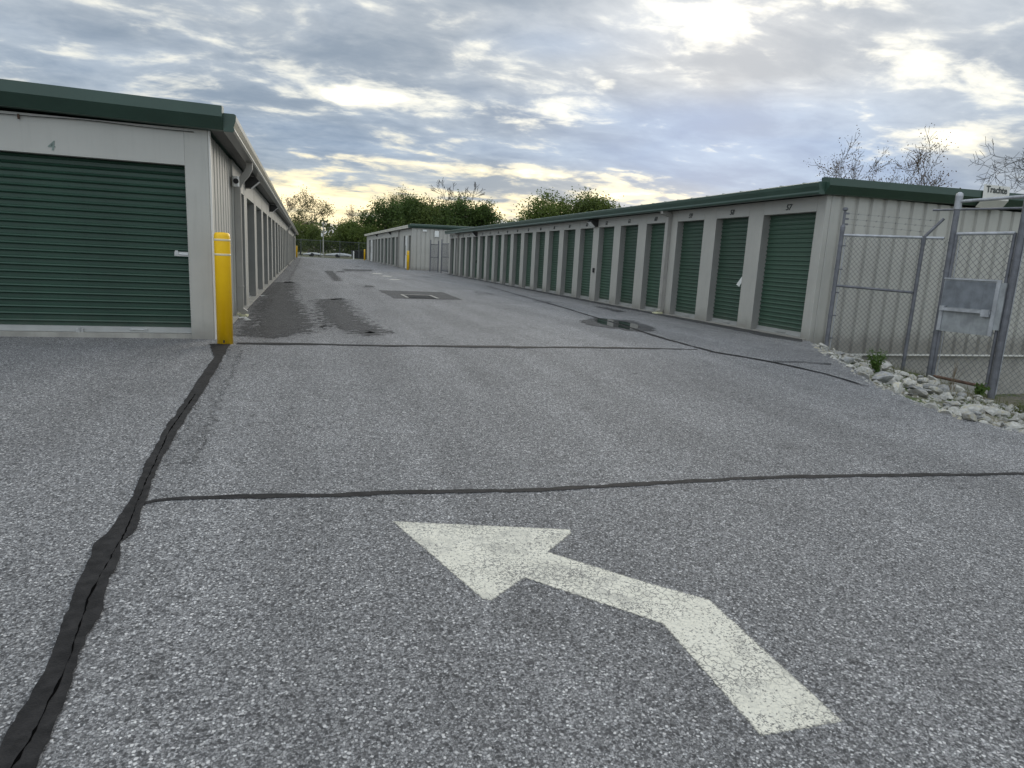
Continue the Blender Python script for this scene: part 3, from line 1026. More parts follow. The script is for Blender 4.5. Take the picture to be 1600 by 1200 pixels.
    m = MB().add(A + B_, [(i, (i + 1) % n, n + (i + 1) % n, n + i) for i in range(n)] + [tuple(range(n)), tuple(range(2 * n - 1, n - 1, -1))])
    A, B_ = rake(Wd / 2 + .002, Wd + .19)
    m.add(A + B_, [(i, (i + 1) % n, n + (i + 1) % n, n + i) for i in range(n)] + [tuple(range(n)), tuple(range(2 * n - 1, n - 1, -1))])
    m.build('rake_trim', 'fascia_green', root)
    # near gable wall
    if gable == 'ribs':
        MB().bbox(X(-.005), X(.10), -.012, .155, zf - .09, ze, .006).build('corner_trim', 'beige', root)
        MB().bbox(X(.102), X(.29), -.022, .05, zbase, ze, .01).build('corner_trim', 'beige', root)
        pm = rib_panel(RIB_W * 3, zbase, ze + .02)
        d = .292
        while d < Wd - .3:
            ob('wall_panel', pm, root, (X(d) if s > 0 else X(d + RIB_W * 3), -.02, 0))
            d += RIB_W * 3
        MB().box(X(.10), X(Wd), -.035, .06, zbase - .035, zbase - .004).build('base_trim', 'trim_white', root)
    for y, shoe in spouts:
        m = MB()
        yy = y
        pr = [(-.05, -.04), (.05, -.04), (.05, .04), (-.05, .04)]
        pts = [(-.245, ze + .0), (-.245, ze - .10), (-.20, ze - .19), (-.09, ze - .33), (-.055, ze - .42), (-.055, .18)]
        if s > 0:
            pts = [(-.245, ze + .0), (-.245, ze - .03), (-.06, ze - .09), (-.055, ze - .14), (-.055, .18)]
        pts += [(-.055, .12), (-.14, .055)]
        vs_ = []
        for j, (d, z) in enumerate(pts):
            a_ = pts[max(0, j - 1)]
            b_ = pts[min(len(pts) - 1, j + 1)]
            tx, tz = b_[0] - a_[0], b_[1] - a_[1]
            l = math.hypot(tx, tz)
            nx_, nz_ = -tz / l, tx / l
            for u, v in pr:
                vs_.append((X(d + nx_ * u), yy + v * 1.3, z + nz_ * u))
        fs_ = [(0, 1, 2, 3)]
        for j in range(len(pts) - 1):
            for q in range(4):
                fs_.append((j * 4 + q, j * 4 + (q + 1) % 4, j * 4 + 4 + (q + 1) % 4, j * 4 + 4 + q))
        e_ = (len(pts) - 1) * 4
        fs_.append((e_ + 3, e_ + 2, e_ + 1, e_))
        ds = m.add(vs_, fs_).build('downspout', 'downspout', root)
        MB().box(X(-.115), X(.0), yy - .062, yy + .062, .50, .525).build('strap', 'downspout', ds)
    for y in lights:
        # wedge wall pack
        m = MB()
        pr = [(0, ze - .02), (0, ze - .24), (-.10, ze - .24), (-.26, ze - .10), (-.20, ze - .03)]
        m.extrude(pr, lambda p: (X(p[0]), y - .14, p[1]), lambda p: (X(p[0]), y + .14, p[1]))
        wl = m.build('wall_light', 'dark_metal', root)
        MB().add([(X(-.105), y - .13, ze - .246), (X(-.105), y + .13, ze - .246), (X(-.262), y + .13, ze - .106), (X(-.262), y - .13, ze - .106)], [(0, 1, 2, 3)]).build('lens', 'white_plastic', wl)
        MB().add([(X(-.12), y + .1405, ze - .225), (X(-.245), y + .1405, ze - .11), (X(-.21), y + .1405, ze - .04), (X(-.02), y + .1405, ze - .04), (X(-.02), y + .1405, ze - .225)], [(0, 1, 2, 3, 4)]).build('end_panel', 'trim_white', wl)
    return root


# right building
YR0 = 9.90
opR = [(10.117, 11.58), (12.05, 13.20), (13.685, 14.84), (15.446, 16.42)]
opR += [(16.90 + 1.51 * k, 16.90 + 1.51 * k + 1.08) for k in range(17)]
opR = [(round(a - YR0, 3), round(b - YR0, 3)) for a, b in opR]
LR = 42.45 - YR0
right = storage_building('storage_building', 'long beige storage building right of the lane, nearest doors numbered 57 to 60', 8.75, YR0, 1, LR, 12.6, 2.315, 2.575, opR, .16, .03, 'fascia_green',
                         numbers=[57 + i for i in range(len(opR))], spouts=((15.17 - YR0, 1), (39.72 - YR0, 1)), lights=(19.71 - YR0, 35.3 - YR0), tilt=-.0028, fancy=(0,))
# small black lock boxes on two posts
for y in (19.62, 35.1):
    MB().bbox(-.035, 0, y - YR0, y - YR0 + .10, .92, 1.06, .006).build('lock_box', 'black', right)
# maker's plate on the rake trim
pl = MB()
pl.add([(3.27, -.252, 3.00), (3.93, -.252, 3.00), (3.93, -.266, 2.74), (3.27, -.266, 2.74), (3.27, -.150, 2.59), (3.93, -.150, 2.59),
        (3.27, -.243, 3.00), (3.93, -.243, 3.00)], [(3, 2, 1, 0), (4, 5, 2, 3), (0, 1, 7, 6)])
plate = pl.build('maker_plate', 'trim_white', right)
tm = text_mesh('Trachte', .165, 0, .002, 'ink', .004)
tx = ob('lettering', tm, plate)
tx.matrix_local = Matrix.Translation((3.60, -.262, 2.915)) @ Matrix.Rotation(R(90 - 4), 4, 'X')

# left building
YL0 = 9.21
opL = []
y0 = 12.36
for k in range(25):
    e = 14.10 + 2.67 * k
    opL.append((round((12.40 if k == 0 else e - 2.02) - YL0, 3), round(e - YL0, 3)))
LL = 81.5 - YL0
left = storage_building('storage_building', 'beige storage building left of the lane, its wide green end door numbered 4', -1.13, YL0, -1, LL, 12.0, 2.14, 2.55, opL, .15, .03, 'gutter_grey',
                        spouts=((12.22 - YL0, 1), (44.0 - YL0, 1), (66.3 - YL0, 1)), lights=(14.55 - YL0, 23.8 - YL0), gable='doors', lane_ribs=12.05 - YL0)
# lane-side corrugated wall before the first downspout
pm = rib_panel(RIB_W, .0, 2.56)
for k in range(9):
    o = ob('wall_panel', pm, left, (-.032, .10 + k * RIB_W, 0), (0, 0, R(90)))
# gable with the wide doors 4 and (out of the picture) 3
MB().bbox(-.27, 0, -.012, .13, 0, 2.55, .008).build('corner_post', 'beige', left)
MB().bbox(.001, .022, -.004, .098, 0, 2.55, .003).build('corner_trim', 'trim_white', left)
for j, (d0, d1, num) in enumerate(((.27, 3.05, '4'), (3.45, 6.23, '3'))):
    wd = d1 - d0
    hd = MB().box(-d1, -d0, -.006, .14, 2.125, 2.55).build('header_panel', 'beige_header', left)
    me = text_mesh(num, .15, .15, .003, 'ink_pale', .002)
    nm = ob('unit_number', me, hd, (-(d0 + d1) / 2, -.008, 2.215), (R(90), 0, 0))
    h = 2.125 - .13
    fr = MB().box(-d1, -d0, .155, .165, .06, 2.16).build('roll_up_door', 'door_green', left)
    ns = 24
    q = h / ns
    pr = slat_profile(1, q * .995)
    sm = MB().extrude(pr, lambda p: (-d1 + .004, .15 - p[0] * 1.5, p[1]), lambda p: (-d0 - .004, .15 - p[0] * 1.5, p[1]), closed=False).mesh('slat', 'door_green')
    for k in range(ns):
        ob('slat', sm, fr, (0, 0, .13 + k * q))
    bb = MB().box(-d1 + .004, -d0 - .004, .10, .15, .062, .13).box(-d1 + .004, -d0 - .004, .085, .10, .062, .078).build('bottom_bar', 'bar_grey', fr)
    hm = MB()
    xh = -d0 - .62
    hm.box(xh - .10, xh - .06, .088, .10, .085, .11).box(xh + .06, xh + .10, .088, .10, .085, .11).tube((xh - .07, .075, .104), (xh + .07, .075, .104), .007)
    hm.tube((xh - .07, .075, .104), (xh - .07, .10, .104), .006).tube((xh + .07, .075, .104), (xh + .07, .10, .104), .006)
    hm.build('handle', 'steel', fr)
    MB().box(-d0 - 1.30, -d0 - 1.22, .07, .10, .05, .10).tube((-d0 - 1.26, .065, .03), (-d0 - 1.26, .065, .12), .012).build('floor_bolt', 'steel', fr)
    lm = MB().box(-d0 - .175, -d0 - .01, .105, .128, 1.03, 1.085)
    lm.box(-d0 - .165, -d0 - .13, .09, .105, 1.045, 1.10).tube((-d0 - .12, .095, 1.055), (-d0 - .02, .095, 1.055), .009)
    lm.build('latch', 'steel', fr)
    MB().box(-d1, -d0, .02, .155, 0.0, .058).build('sill', 'concrete', left)
    MB().bbox(-d1 - .40, -d1, -.012, .13, 0, 2.55, .008).build('corner_post', 'beige', left)
MB().box(-12, -6.63, -.01, .13, 0, 2.55).build('end_wall', 'beige', left)
# loose cable sagging under the rake trim
pts = []
for k in range(25):
    u = k / 24
    pts.append((-5 + 4.85 * u, -.03, 2.54 - .020 * abs(math.sin(u * PI * 2.6)) - .006))
MB().path(pts, .004, 5).build('cable', 'black', left)
MB().tube((-1.95, -.03, 2.475), (-1.95, -.03, 2.53), .012).build('cable_clip', 'rust', left)
# camera by the downspout
cm = MB().bbox(.0, .10, 2.72, 2.86, 2.13, 2.29, .02).build('security_camera', 'white_plastic', left)
MB().tube((.06, 2.70, 2.21), (.06, 2.725, 2.21), .042, n=14).build('camera_lens', 'black', cm)

# third building beyond the gate
Y30 = 48.4
opB = [(.55, 1.6), (2.1, 3.0), (3.3, 4.3)]
yq = 7.1
for a, b in ((7.3, 9.0), (9.9, 12.2), (12.9, 14.6), (15.3, 17.6), (18.6, 20.8), (21.8, 24.0), (24.9, 26.8), (27.6, 29.4), (30.3, 31.6), (32.2, 34.2)):
    opB.append((a, b))
third = storage_building('storage_building', 'smaller far storage building with cream gutter and white door', 7.25, Y30, 1, 37.5, 11.0, 2.45, 2.95, opB, .16, .02, 'gutter_cream',
                         spouts=((6.9, 1),), lights=(12.6, 24.4), white=(1, 11), zbase=.0)
MB().bbox(1.60, 1.92, -.12, -.02, 2.42, 2.84, .02).build('sign_box', 'white_plastic', third)
MB().bbox(.75, 1.05, -.10, -.02, 2.75, 2.88, .02).build('security_camera', 'white_plastic', third)

# splash blocks under the downspouts
for x, y, lab in ((-1.02, 12.22, 'pale yellow splash block under the downspout behind the near bollard'), (8.58, 15.17, 'pale yellow splash block at the downspout beside door 60')):
    m = MB()
    sx = 1 if x < 0 else -1
    m.add([(x - .12 * sx, y - .09, .005), (x + .06 * sx, y - .13, .005), (x + .06 * sx, y + .13, .005), (x - .12 * sx, y + .09, .005),
           (x - .12 * sx, y - .09, .05), (x + .06 * sx, y - .13, .03), (x + .06 * sx, y + .13, .03), (x - .12 * sx, y + .09, .05)],
          [(0, 3, 2, 1), (4, 5, 6, 7), (0, 1, 5, 4), (1, 2, 6, 5), (2, 3, 7, 6), (3, 0, 4, 7)])
    tag(m.build('splash_block', 'splash'), lab, 'splash block', 'splash blocks under downspouts')

# hang tag on door 58
tg = MB().add([(8.83, 12.10, 1.02), (8.83, 12.22, .86), (8.83, 12.33, .90), (8.83, 12.16, 1.08), (8.826, 12.10, 1.02), (8.826, 12.22, .86), (8.826, 12.33, .90), (8.826, 12.16, 1.08)],
              [(0, 1, 2, 3), (7, 6, 5, 4), (0, 4, 5, 1), (1, 5, 6, 2), (2, 6, 7, 3), (3, 7, 4, 0)])
tg = tg.build('hang_tag', 'white_plastic')
tag(tg, 'white paper tag hanging from the latch of door 58', 'tag')


# ------------------------------------------------------------------ bollards
def bollard(x, y, label):
    b = empty('bollard', (x, y, gz(y)), label, 'bollard', 'yellow bollards')
    return b


bol = bollard(-.962, 8.80, 'near yellow bollard with two pale bands at the left building corner')
rr = .092
MB().lathe([(rr, 0), (rr, 1.255), (rr * .985, 1.30), (rr * .93, 1.325), (rr * .8, 1.340), (.01, 1.346)], 32).build('sleeve', 'yellow', bol, smooth=True)
for z in (1.07, 1.243):
    MB().lathe([(rr + .0015, z), (rr + .003, z + .003), (rr + .003, z + .022), (rr + .0015, z + .025)], 32).build('band', 'stripe', bol, smooth=True)
MB().box(-.012, .004, -rr - .004, -rr + .01, .02, .055).build('sleeve_notch', 'black', bol)
for x, y, lab in ((-1.03, 82.0, 'farthest yellow bollard at the far end of the left building'),
                  (6.93, 48.0, 'yellow bollard at the near corner of the far building'),
                  (7.0, 86.0, 'yellow bollard at the far end of the far building')):
    n = copy_tree(bol)
    n.location = (x, y, 0)
    n['label'] = lab

# ------------------------------------------------------------------ chain link fence on the right


def pt(u, A, B):
    return (A[0] + (B[0] - A[0]) * u, A[1] + (B[1] - A[1]) * u)


def chain_mesh(A, B, z0, z1, pitch, r, mat, parent, name='chain_link_mesh', z0b=None):
    """diagonal wires of a chain link panel between two ground points"""
    L = math.hypot(B[0] - A[0], B[1] - A[1])
    ux, uy = (B[0] - A[0]) / L, (B[1] - A[1]) / L
    nx_, ny_ = -uy, ux
    z0b = z0 if z0b is None else z0b
    m = MB()
    Hh = z1 - min(z0, z0b)
    zb = min(z0, z0b)
    stp = pitch * math.sqrt(2)
    asp = 1.15
    for sgn in (1, -1):
        k = -Hh
        while k < L + Hh:
            # line u = k + sgn*(z-zb)/asp
            pts_ = []
            lo, hi = 0.0, Hh
            if sgn > 0:
                lo = max(lo, -k * asp)
                hi = min(hi, (L - k) * asp)
            else:
                lo = max(lo, (k - L) * asp)
                hi = min(hi, k * asp)
            if hi - lo > .03:
                ua, ub = k + sgn * lo / asp, k + sgn * hi / asp
                o_ = .003 * sgn
                pa = (A[0] + ux * ua + nx_ * o_, A[1] + uy * ua + ny_ * o_, zb + lo)
                pb = (A[0] + ux * ub + nx_ * o_, A[1] + uy * ub + ny_ * o_, zb + hi)
                m.tube(pa, pb, r, r, 4, False)
            k += stp
    o = m.build(name, mat, parent)
    o['kind'] = 'stuff'
    return o


P1 = (8.82, 9.52)
P2 = (9.84, 8.80)
G1 = (9.97, 8.39)
G2 = (10.21, 7.47)
fence = empty('chain_link_fence', (P1[0], P1[1], 0), 'short galvanized chain link fence with barbed wire beside building corner', 'fence')


def rel(p, z, o=fence):
    return (p[0] - o.location.x, p[1] - o.location.y, z - o.location.z)


m = MB().tube(rel(P1, -.5), rel(P1, 1.98), .036, n=12)
m.lathe([(.042, 1.96), (.042, 2.03), (.03, 2.06), (.012, 2.075)], 12)
pc = m.build('post', 'galvanized', fence, smooth=False)
arm1 = MB().tube(rel(P1, 2.02), rel(P1, 2.30), .022, n=8)
for z in (2.06, 2.15, 2.24):
    arm1.box(-.01, .09, -.012, .012, z, z + .03)
arm1.lathe([(.02, 2.29), (.045, 2.31), (.04, 2.345), (.01, 2.355)], 10)
arm1.build('barbed_wire_arm', 'galvanized', fence)
MB().tube(rel(P2, -.6), rel(P2, 1.90), .030, n=12).build('post', 'galvanized', fence)
a2 = rel((10.05, 8.67), 2.21)
MB().tube(rel(P2, 1.90), a2, .024, n=8).tube(rel(P2, 1.80), rel(P2, 1.92), .038, n=10).build('barbed_wire_arm', 'galvanized', fence)
RE = (10.03, 8.60)
MB().tube(rel(P1, 1.89), rel(P2, 1.895), .024, n=10).tube(rel(P2, 1.895), rel((10.06, 8.62), 1.895), .024, n=10).build('top_rail', 'galv_bright', fence)
MB().tube(rel((10.061, 8.6195), 1.895), rel((10.065, 8.617), 1.895), .019, n=10).build('rail_end', 'black', fence)
MB().tube(rel(P1, 1.03), rel(pt(.97, P1, P2), .985), .022, n=10).build('mid_rail', 'galvanized', fence)
MB().tube(rel(pt(.971, P1, P2), .985), rel(pt(.978, P1, P2), .985), .018, n=10).build('rail_end', 'black', fence)
# tension bar and bands at the corner post
MB().tube(rel(pt(.05, P1, P2), -.1), rel(pt(.05, P1, P2), 1.86), .008, n=6).build('tension_bar', 'galv_bright', fence)
for z in (.1, .5, .9, 1.3, 1.7):
    q = pt(.025, P1, P2)
    MB().tube(rel(P1, z), rel(P1, z + .025), .042, n=10).box(q[0] - P1[0] - .03, q[0] - P1[0] + .05, q[1] - P1[1] - .03, q[1] - P1[1] + .0, z, z + .022).build('band', 'galvanized', fence)
for z in (.2, 1.78):
    MB().tube(rel(P2, z), rel(P2, z + .03), .036, n=10).build('band', 'galvanized', fence)
for z in (2.06, 2.15, 2.24):
    e_ = tuple(rel(P2, 1.90)[i] + (a2[i] - rel(P2, 1.90)[i]) * (z - 1.98) / .30 for i in range(3))
    m = MB()
    st = rel((P1[0] + .08, P1[1]), z + .015)
    m.tube(st, e_, .0022, n=4)
    for k in range(1, 9):
        u = k / 9
        c_ = Vector(st).lerp(Vector(e_), u)
        m.tube(c_ + Vector((-.012, .01, -.014)), c_ + Vector((.012, -.01, .014)), .0018, n=4)
        m.tube(c_ + Vector((.012, .01, -.014)), c_ + Vector((-.012, -.01, .014)), .0018, n=4)
    m.build('barbed_wire', 'wire', fence)
wires_at = Vector((0, 0, 0))


def chain_rel(A, B, z0, z1, pitch, r, mat, parent, **k):
    o = chain_mesh((A[0] - parent.location.x, A[1] - parent.location.y), (B[0] - parent.location.x, B[1] - parent.location.y), z0 - parent.location.z, z1 - parent.location.z, pitch, r, mat, parent, **k)
    return o


chain_rel(pt(.04, P1, P2), P2, -.45, 1.88, .052, .0026, 'wire', fence)
chain_rel(P2, (10.02, 8.50), -.5, 1.88, .052, .0026, 'wire', fence)

gate = empty('walk_gate', (G1[0], G1[1], -.38), 'galvanized pedestrian gate with steel panic bar plate between tall posts', 'gate')
grel = lambda p, z: rel(p, z, gate)
m = MB().tube(grel(G1, -.75), grel(G1, 2.50), .044, n=14)
m.build('gate_post', 'galvanized', gate)
MB().lathe([(.052, 2.87), (.054, 2.93), (.045, 2.965), (.02, 2.985)], 14).tube((0, 0, 2.72), (0, 0, 2.88), .052, n=14).build('post_cap', 'galv_bright', gate)
m = MB().tube(grel(G2, -.9), grel(G2, 2.56), .052, n=14)
m.build('gate_post', 'galvanized', gate)
MB().lathe([(.058, 2.90), (.06, 2.95), (.02, 2.99)], 14, (G2[0] - G1[0], G2[1] - G1[1])).build('post_cap', 'galv_bright', gate)
MB().tube(grel(G1, 2.46), grel(G2, 2.50), .026, n=10).build('overhead_pipe', 'galv_bright', gate)
MB().tube(grel((10.05, 8.9), 2.36), grel((10.5, 7.7), 2.36), .018, n=8).build('overhead_brace', 'galvanized', gate)
ga = pt(.06, G1, G2)
gb = pt(.91, G1, G2)
for g_ in (ga, gb):
    MB().tube(grel(g_, -.40), grel(g_, 1.97), .026, n=10).build('gate_stile', 'galvanized', gate)
MB().tube(grel(ga, 1.955), grel(gb, 1.965), .026, n=10).build('gate_rail', 'galv_bright', gate)
MB().tube(grel(ga, -.36), grel(gb, -.40), .024, n=10).build('gate_rail', 'rust', gate)
chain_rel(pt(.09, G1, G2), pt(.88, G1, G2), -.36, 1.93, .066, .0032, 'wire', gate)
MB().tube(grel(pt(.12, G1, G2), -.36), grel(pt(.12, G1, G2), 1.93), .007, n=6).build('tension_bar', 'galv_bright', gate)
for z in (-.25, .35, 1.35, 1.80):
    MB().tube(grel(G1, z), grel(G1, z + .03), .052, n=12).build('hinge_band', 'galvanized', gate)
for z in (-.1, .25, 1.33, 1.55):
    MB().tube(grel(G2, z), grel(G2, z + .025), .059, n=12).build('hinge_band', 'galvanized', gate)
for gx, zz in ((G1, (1.5, .6)), (G2, (1.5,))):
    pass
# panic bar plate: box frame, two plates, push bar
ux, uy = (G2[0] - G1[0]), (G2[1] - G1[1])
Lg = math.hypot(ux, uy)
ux, uy = ux / Lg, uy / Lg
ang = math.atan2(uy, ux)
pb = ob('panic_plate', None, gate) if False else None


def gbox(u0, u1, o0, o1, z0, z1):
    """box in the gate's frame: u along the gate, o out towards the lane (negative)"""
    m_ = MB().box(u0, u1, o0, o1, z0, z1)
    m_.v = [(ux * x - uy * y, uy * x + ux * y, z) for x, y, z in m_.v]
    return m_


# the lane side of the gate is -normal (towards the camera)
OUT = -1 if (-uy * (0 - G1[0]) + ux * (0 - G1[1])) < 0 else 1
zB = .38
fr = gbox(.02, Lg * .98 - .10, OUT * .045, OUT * .052, zB + .40, zB + 1.235).build('plate', 'plate_lower', gate)
gbox(.03, Lg * .98 - .11, OUT * .053, OUT * .058, zB + .80, zB + 1.215).build('upper_plate', 'plate_upper', fr)
gbox(.02, Lg * .98 - .10, OUT * .040, OUT * .075, zB + 1.235, zB + 1.262).build('plate_edge', 'galv_bright', fr)
gbox(Lg * .98 - .155, Lg * .98 - .10, OUT * .0585, OUT * .085, zB + .40, zB + 1.234).build('plate_edge', 'galv_bright', fr)
gbox(Lg * .98 - .10, Lg * .98 - .02, OUT * .02, OUT * .075, zB + .50, zB + 1.22).build('strike_plate', 'plate_lower', fr)
gbox(.02, .075, OUT * .0585, OUT * .068, zB + .41, zB + .79).build('plate_edge', 'galv_bright', fr)
gbox(.05, Lg * .98 - .16, OUT * .062, OUT * .115, zB + .735, zB + .785).build('push_bar', 'galv_bright', fr)
gbox(Lg * .98 - .28, Lg * .98 - .17, OUT * .0625, OUT * .135, zB + .69, zB + .80).build('push_bar_end', 'galv_bright', fr)
gbox(.04, .11, OUT * .0625, OUT * .125, zB + .735, zB + .81).build('push_bar_end', 'galv_bright', fr)
# fence continuing beyond the gate, out of the picture to the right
G3 = (10.75, 5.6)
f2 = empty('chain_link_fence', (G2[0], G2[1], -.45), 'chain link fence panel running right from the tall gate post', 'fence')
chain_rel(pt(.03, G2, G3), G3, -.5, 1.9, .052, .0026, 'wire', f2)
MB().tube(rel(pt(.03, G2, G3), -.5, f2), rel(pt(.03, G2, G3), 1.88, f2), .008, n=6).build('tension_bar', 'galv_bright', f2)
MB().tube(rel(G2, 1.9, f2), rel(G3, 1.9, f2), .022, n=10).build('top_rail', 'galv_bright', f2)
MB().tube(rel(G3, -.9, f2), rel(G3, 1.95, f2), .03, n=10).build('post', 'galvanized', f2)

# far gate and fence between the two right-hand buildings
fg = empty('chain_link_gate', (8.12, 45.7, 0), 'grey chain link gate between the right building and the far building', 'gate')
for x, y, h in ((0, 0, 2.15), (.36, -1.0, 2.1), (.50, -1.4, 2.2)):
    MB().tube((x, y, 0), (x, y, h), .04, n=8).build('post', 'galvanized', fg)
for z in (.12, 1.0, 1.85):
    MB().tube((0, 0, z), (.36, -1.0, z), .024, n=8).build('gate_rail', 'galvanized', fg)
    MB().tube((.50, -1.4, z + .05), (.62, -3.2, z + .05), .022, n=8).build('gate_rail', 'galvanized', fg)
chain_mesh((0, 0), (.36, -1.0), .12, 1.85, .045, .004, 'galvanized', fg)
chain_mesh((.50, -1.4), (.62, -3.2), .1, 1.9, .055, .003, 'galvanized', fg)

# far fence across the lane end
ff = empty('chain_link_fence', (-3, 90.2, 0), 'far chain link fence across the end of the lane', 'fence')
for k in range(8):
    MB().tube((k * 2.4, 0, -.2), (k * 2.4, 0, 2.25), .035, n=6).build('post', 'wire_far', ff)
MB().tube((0, 0, 2.15), (17, 0, 2.15), .025, n=6).build('top_rail', 'wire_far', ff)
chain_mesh((0, 0), (17, 0), .05, 2.15, .09, .0030, 'wire_far', ff)

# ------------------------------------------------------------------ rocks
r = random.Random(11)


def rock_mesh(seed):
    rr_ = random.Random(seed)
    import bmesh
    bm = bmesh.new()
    bmesh.ops.create_icosphere(bm, subdivisions=2, radius=1.0)
    planes = []
    for k in range(14):
        n_ = Vector((rr_.gauss(0, 1), rr_.gauss(0, 1), rr_.gauss(0, 1))).normalized()
        planes.append((n_, rr_.uniform(.42, .80)))
    sx, sy, sz = rr_.uniform(.8, 1.25), rr_.uniform(.65, 1.0), rr_.uniform(.42, .7)
    for v in bm.verts:
        p_ = v.co.copy()
        for n_, d_ in planes:
            q_ = p_.dot(n_)
            if q_ > d_:
                p_ -= n_ * (q_ - d_)
        p_ *= 1 + rr_.uniform(-.035, .035)
        v.co = Vector((p_.x * sx, p_.y * sy, p_.z * sz))
    me = bpy.data.meshes.new('rock')
    bm.to_mesh(me)
    bm.free()
    return me


RM = []
for k in range(12):
    me = rock_mesh(200 + k)
    me.materials.append(M['rock_grey' if k % 4 == 3 else 'rock_pale'])
    RM.append(me)
placed = []


def place_rock(x, y, sz, label, k=None, lift=.25):
    k = r.randrange(len(RM)) if k is None else k
    o = ob('rock', RM[k], None, (x, y, (terrain_z(x, y) if x > edge_x(y) else gz(y)) + sz * lift), (r.uniform(-.5, .5), r.uniform(-.5, .5), r.uniform(0, 6.28)), sz)
    tag(o, label, 'rock', 'riprap rocks between the pavement and the fence')
    placed.append((x, y, sz))
    return o


place_rock(8.42, 7.90, .21, 'largest pale rock, tilted against the fence just right of the bushy weed', 0, .35)
place_rock(7.62, 6.95, .17, 'flat white rock in front of the large tilted rock, at the pavement edge', 4, .35)
place_rock(9.35, 7.75, .18, 'yellowish rock lying at the foot of the tall left gate post', 2)
cnt = 0
tries = 0
while cnt < 288 and tries < 9000:
    tries += 1
    y = r.uniform(3.3, 9.55)
    s_ = r.uniform(-.12, 3.1)
    wmax = .30 + max(0, 9.6 - y) * .85
    if s_ > min(wmax, 3.0) or edge_x(y) + s_ > 10.6:
        continue
    x = edge_x(y) + .08 + s_
    sz = min(.20, max(.045, r.lognormvariate(-2.52, .42)))
    if y > 8.6:
        sz *= .6
    if x > 9.05 and y > 9.75:
        continue
    ok = all((x - a) ** 2 + (y - b) ** 2 > (.62 * (sz + c_)) ** 2 for a, b, c_ in placed)
    if not ok:
        continue
    kk = r.randrange(len(RM))
    tone = 'grey' if kk % 4 == 3 else 'pale'
    size = 'large' if sz > .125 else ('small' if sz < .075 else 'medium')
    if y > 8.3:
        zone = 'in the narrow end of the strip by the corner fence post'
    elif s_ < .45:
        zone = 'lying on the pavement edge below the gate' if y < 6.3 else 'lying on the pavement edge beside the bushy weed'
    elif x > 9.3:
        zone = 'lying at the foot of the gate and fence'
    else:
        zone = 'in the middle of the strip below the gate' if y < 6.3 else 'in the middle of the strip behind the bushy weed'
    place_rock(x, y, sz, f'{size} {tone} rock {zone}', kk)
    cnt += 1
# small chips between the rocks
gm = MB()
for k in range(4000):
    y = r.uniform(2.2, 9.5)
    x = edge_x(y) + r.uniform(-.10, 2.9)
    if x - edge_x(y) > .35 + (9.6 - y) * .9:
        continue
    z = terrain_z(x, y) if x > edge_x(y) else gz(y)
    q = min(.045, r.lognormvariate(-4.1, .5))
    a_ = r.uniform(0, 6.28)
    c_, s2 = math.cos(a_) * q, math.sin(a_) * q
    gm.add([(x + c_, y + s2, z), (x - s2, y + c_, z), (x - c_, y - s2, z + .002), (x + s2, y - c_, z), (x + c_ * .3, y + s2 * .3, z + q * .8)], [(0, 1, 4), (1, 2, 4), (2, 3, 4), (3, 0, 4)])
g = gm.build('gravel', 'rock_pale')
tag(g, 'small stone chips scattered between the rocks', kind='stuff')


# ------------------------------------------------------------------ plants
def quads_mesh(name, centers, size, mat, seed, up_bias=0.0, aspect=.6):
    rs = np.random.RandomState(seed)
    n = len(centers)
    c_ = np.asarray(centers)
    a = rs.normal(size=(n, 3))
    a[:, 2] += up_bias
    a /= np.linalg.norm(a, axis=1)[:, None]
    b = rs.normal(size=(n, 3))
    b -= a * (a * b).sum(1)[:, None]
    b /= np.linalg.norm(b, axis=1)[:, None]
    s_ = size * rs.uniform(.6, 1.35, size=(n, 1))
    A_ = a * s_
    B2 = b * s_ * aspect
    v = np.stack([c_ - A_ * .5, c_ + B2 * .5, c_ + A_ * .5, c_ - B2 * .5], 1).reshape(-1, 3)
    me = bpy.data.meshes.new(name)
    me.vertices.add(4 * n)
    me.vertices.foreach_set('co', v.ravel().astype(np.float32))
    me.loops.add(4 * n)
    me.loops.foreach_set('vertex_index', np.arange(4 * n, dtype=np.int32))
    me.polygons.add(n)
    me.polygons.foreach_set('loop_start', np.arange(0, 4 * n, 4, dtype=np.int32))
    me.polygons.foreach_set('loop_total', np.full(n, 4, dtype=np.int32))
    me.materials.append(M[mat])
    me.update(calc_edges=True)
    return me


